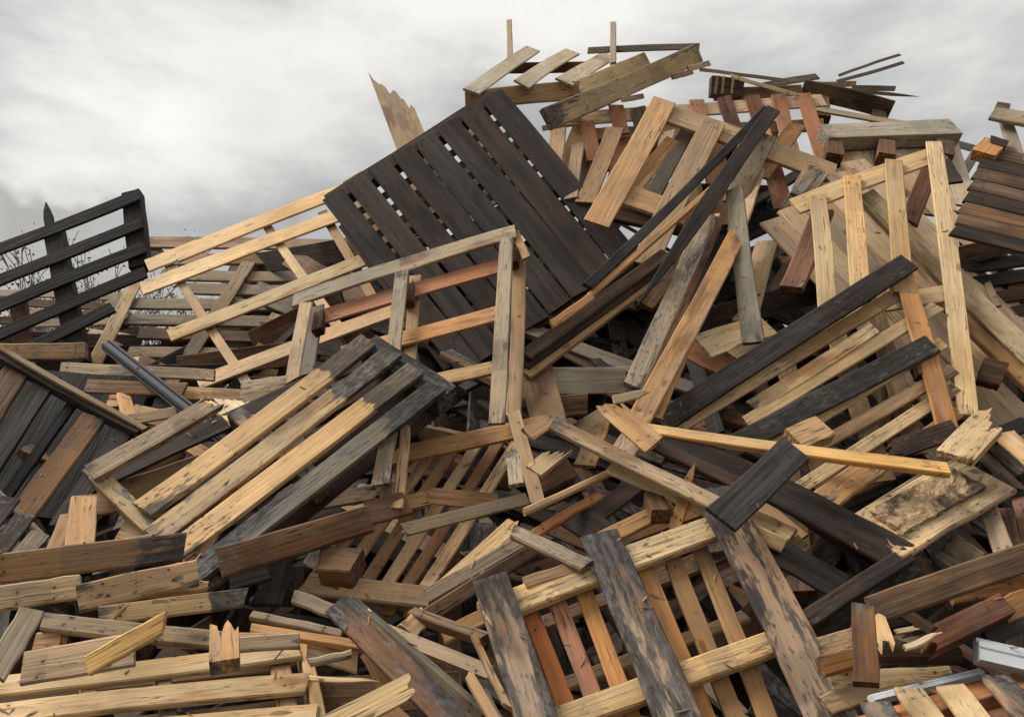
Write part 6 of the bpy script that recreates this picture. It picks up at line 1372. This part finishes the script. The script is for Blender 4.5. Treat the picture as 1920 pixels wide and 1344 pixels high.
# ------------------------------------------------------------------ shrubs behind the heap
def shrub(x, y, h, r, leaves, seed, label):
    rng = random.Random(seed)
    e = bpy.data.objects.new('shrub', None); col.objects.link(e); e.location = (x, y, 0); tag(e, label, 'shrub', 'shrubs behind the heap')
    bm = bmesh.new(); lv = []
    def limb(a, b, ra, rb):
        d = (b - a).normalized(); s = d.cross(Vector((.3, .5, .8))).normalized(); u = d.cross(s)
        A = [bm.verts.new(a + (s * math.cos(k * math.tau / 4) + u * math.sin(k * math.tau / 4)) * ra) for k in range(4)]
        B = [bm.verts.new(b + (s * math.cos(k * math.tau / 4) + u * math.sin(k * math.tau / 4)) * rb) for k in range(4)]
        for k in range(4): bm.faces.new((A[k], A[(k + 1) % 4], B[(k + 1) % 4], B[k]))
    def grow(a, d, l, ra, depth):
        n = 3; p = a
        for i in range(n):
            d = (d + Vector((rng.uniform(-.22, .22), rng.uniform(-.22, .22), rng.uniform(-.05, .15)))).normalized(); q = p + d * l / n
            limb(p, q, max(.0045, ra * (1 - i / n * .5)), max(.0045, ra * (1 - (i + 1) / n * .5))); p = q
            if depth < 3:
                for _ in range(2 if depth else 3):
                    grow(p, (d + Vector((rng.uniform(-.8, .8), rng.uniform(-.8, .8), rng.uniform(-.1, .6)))).normalized(), l * rng.uniform(.4, .6), ra * .45, depth + 1)
            if depth >= 2:
                for _ in range(leaves): lv.append(p + Vector((rng.gauss(0, .06), rng.gauss(0, .06), rng.gauss(0, .06))))
    for k in range(8): grow(Vector((rng.uniform(-r, r) * .5, rng.uniform(-r, r) * .5, 0)), Vector((rng.uniform(-.35, .35), rng.uniform(-.3, .3), 1)).normalized(), h * rng.uniform(.75, 1.0), .022, 0)
    me = bm_mesh('branches', bm); me.materials.append(TWIG); o = bpy.data.objects.new('branches', me); col.objects.link(o); o.parent = e
    bm = bmesh.new()
    for p in lv:
        a = Vector((rng.gauss(0, 1), rng.gauss(0, 1), rng.gauss(0, 1))).normalized(); b = a.cross(Vector((rng.gauss(0, 1), rng.gauss(0, 1), rng.gauss(0, 1)))).normalized(); s = rng.uniform(.012, .028)
        bm.faces.new([bm.verts.new(p + a * s), bm.verts.new(p + b * s * .5), bm.verts.new(p - a * s), bm.verts.new(p - b * s * .5)])
    me = bm_mesh('foliage', bm); me.materials.append(LEAF); o = bpy.data.objects.new('foliage', me); col.objects.link(o); o.parent = e
shrub(-6.4, 9.6, 2.6, 1.2, 2, 1, 'sparse shrub behind the far left of the black fence')
shrub(-5.5, 9.9, 2.85, 1.2, 2, 2, 'sparse shrub seen through the middle of the black fence')
shrub(-4.6, 9.6, 2.6, 1.1, 2, 3, 'shrub behind the gap between fence and lattice')
shrub(-3.5, 8.8, 2.2, .9, 4, 4, 'leafy green shrub behind the pine lattice pallet')

# ------------------------------------------------------------------ splinters fallen on the boards
def splinters(count, seed):
    rng = random.Random(seed); dg = bpy.context.evaluated_depsgraph_get(); verts = []; faces = []; tint = []; loc = []
    for k in range(count):
        p, n, t = heap_at(.08 + .84 * rng.random(), .1 + .9 * rng.random())
        ok, hit, nn, _, ob, _ = sc.ray_cast(dg, p + Vector((rng.uniform(-.1, .1), -.25, 1.2)), Vector((0, 0, -1)))
        if not ok or nn.z < .35 or hit.z < .3: continue
        a = Vector((rng.gauss(0, 1), rng.gauss(0, 1), rng.gauss(0, 1))); X = (a - nn * a.dot(nn)).normalized(); X = (X + nn * rng.uniform(0, .25)).normalized(); Y = nn.cross(X).normalized(); Z = X.cross(Y)
        L = rng.uniform(.012, .05) * (1.8 if rng.random() < .12 else 1); W = rng.uniform(.0018, .004); T = rng.uniform(.001, .002); c = hit + nn * (T + .001) + X * 0
        cl = TINT[rng.choice(('pale', 'tan', 'pine', 'greytan', 'orange', 'brown2'))]; q = rng.random(); o = len(verts)
        for sx, sy, sz in ((-1, -1, -1), (-1, 1, -1), (-1, 0, 1), (.2, -1.1, -.6), (.2, 1.1, -.6), (.2, 0, 1.2), (1, 0, 0)):
            verts.append(tuple(c + X * sx * L / 2 + Y * sy * W + Z * sz * T)); loc.append((sx * L / 2, sy * W, sz * T)); tint.append((*cl, q))
        for f in ((0, 2, 1), (0, 1, 4, 3), (1, 2, 5, 4), (2, 0, 3, 5), (3, 4, 6), (4, 5, 6), (5, 3, 6)): faces.append([o + i for i in f])
    me = bpy.data.meshes.new('wood_splinters'); me.from_pydata(verts, [], faces); me.update()
    a = me.attributes.new('tint', 'FLOAT_COLOR', 'POINT'); a.data.foreach_set('color', [x for t in tint for x in t])
    a = me.attributes.new('local', 'FLOAT_VECTOR', 'POINT'); a.data.foreach_set('vector', [x for t in loc for x in t])
    me.materials.append(DEBRIS)
    o = bpy.data.objects.new('wood_splinters', me); col.objects.link(o); o['kind'] = 'stuff'; o['label'] = 'pale splinters scattered over the boards of the heap'
splinters(260, 3)
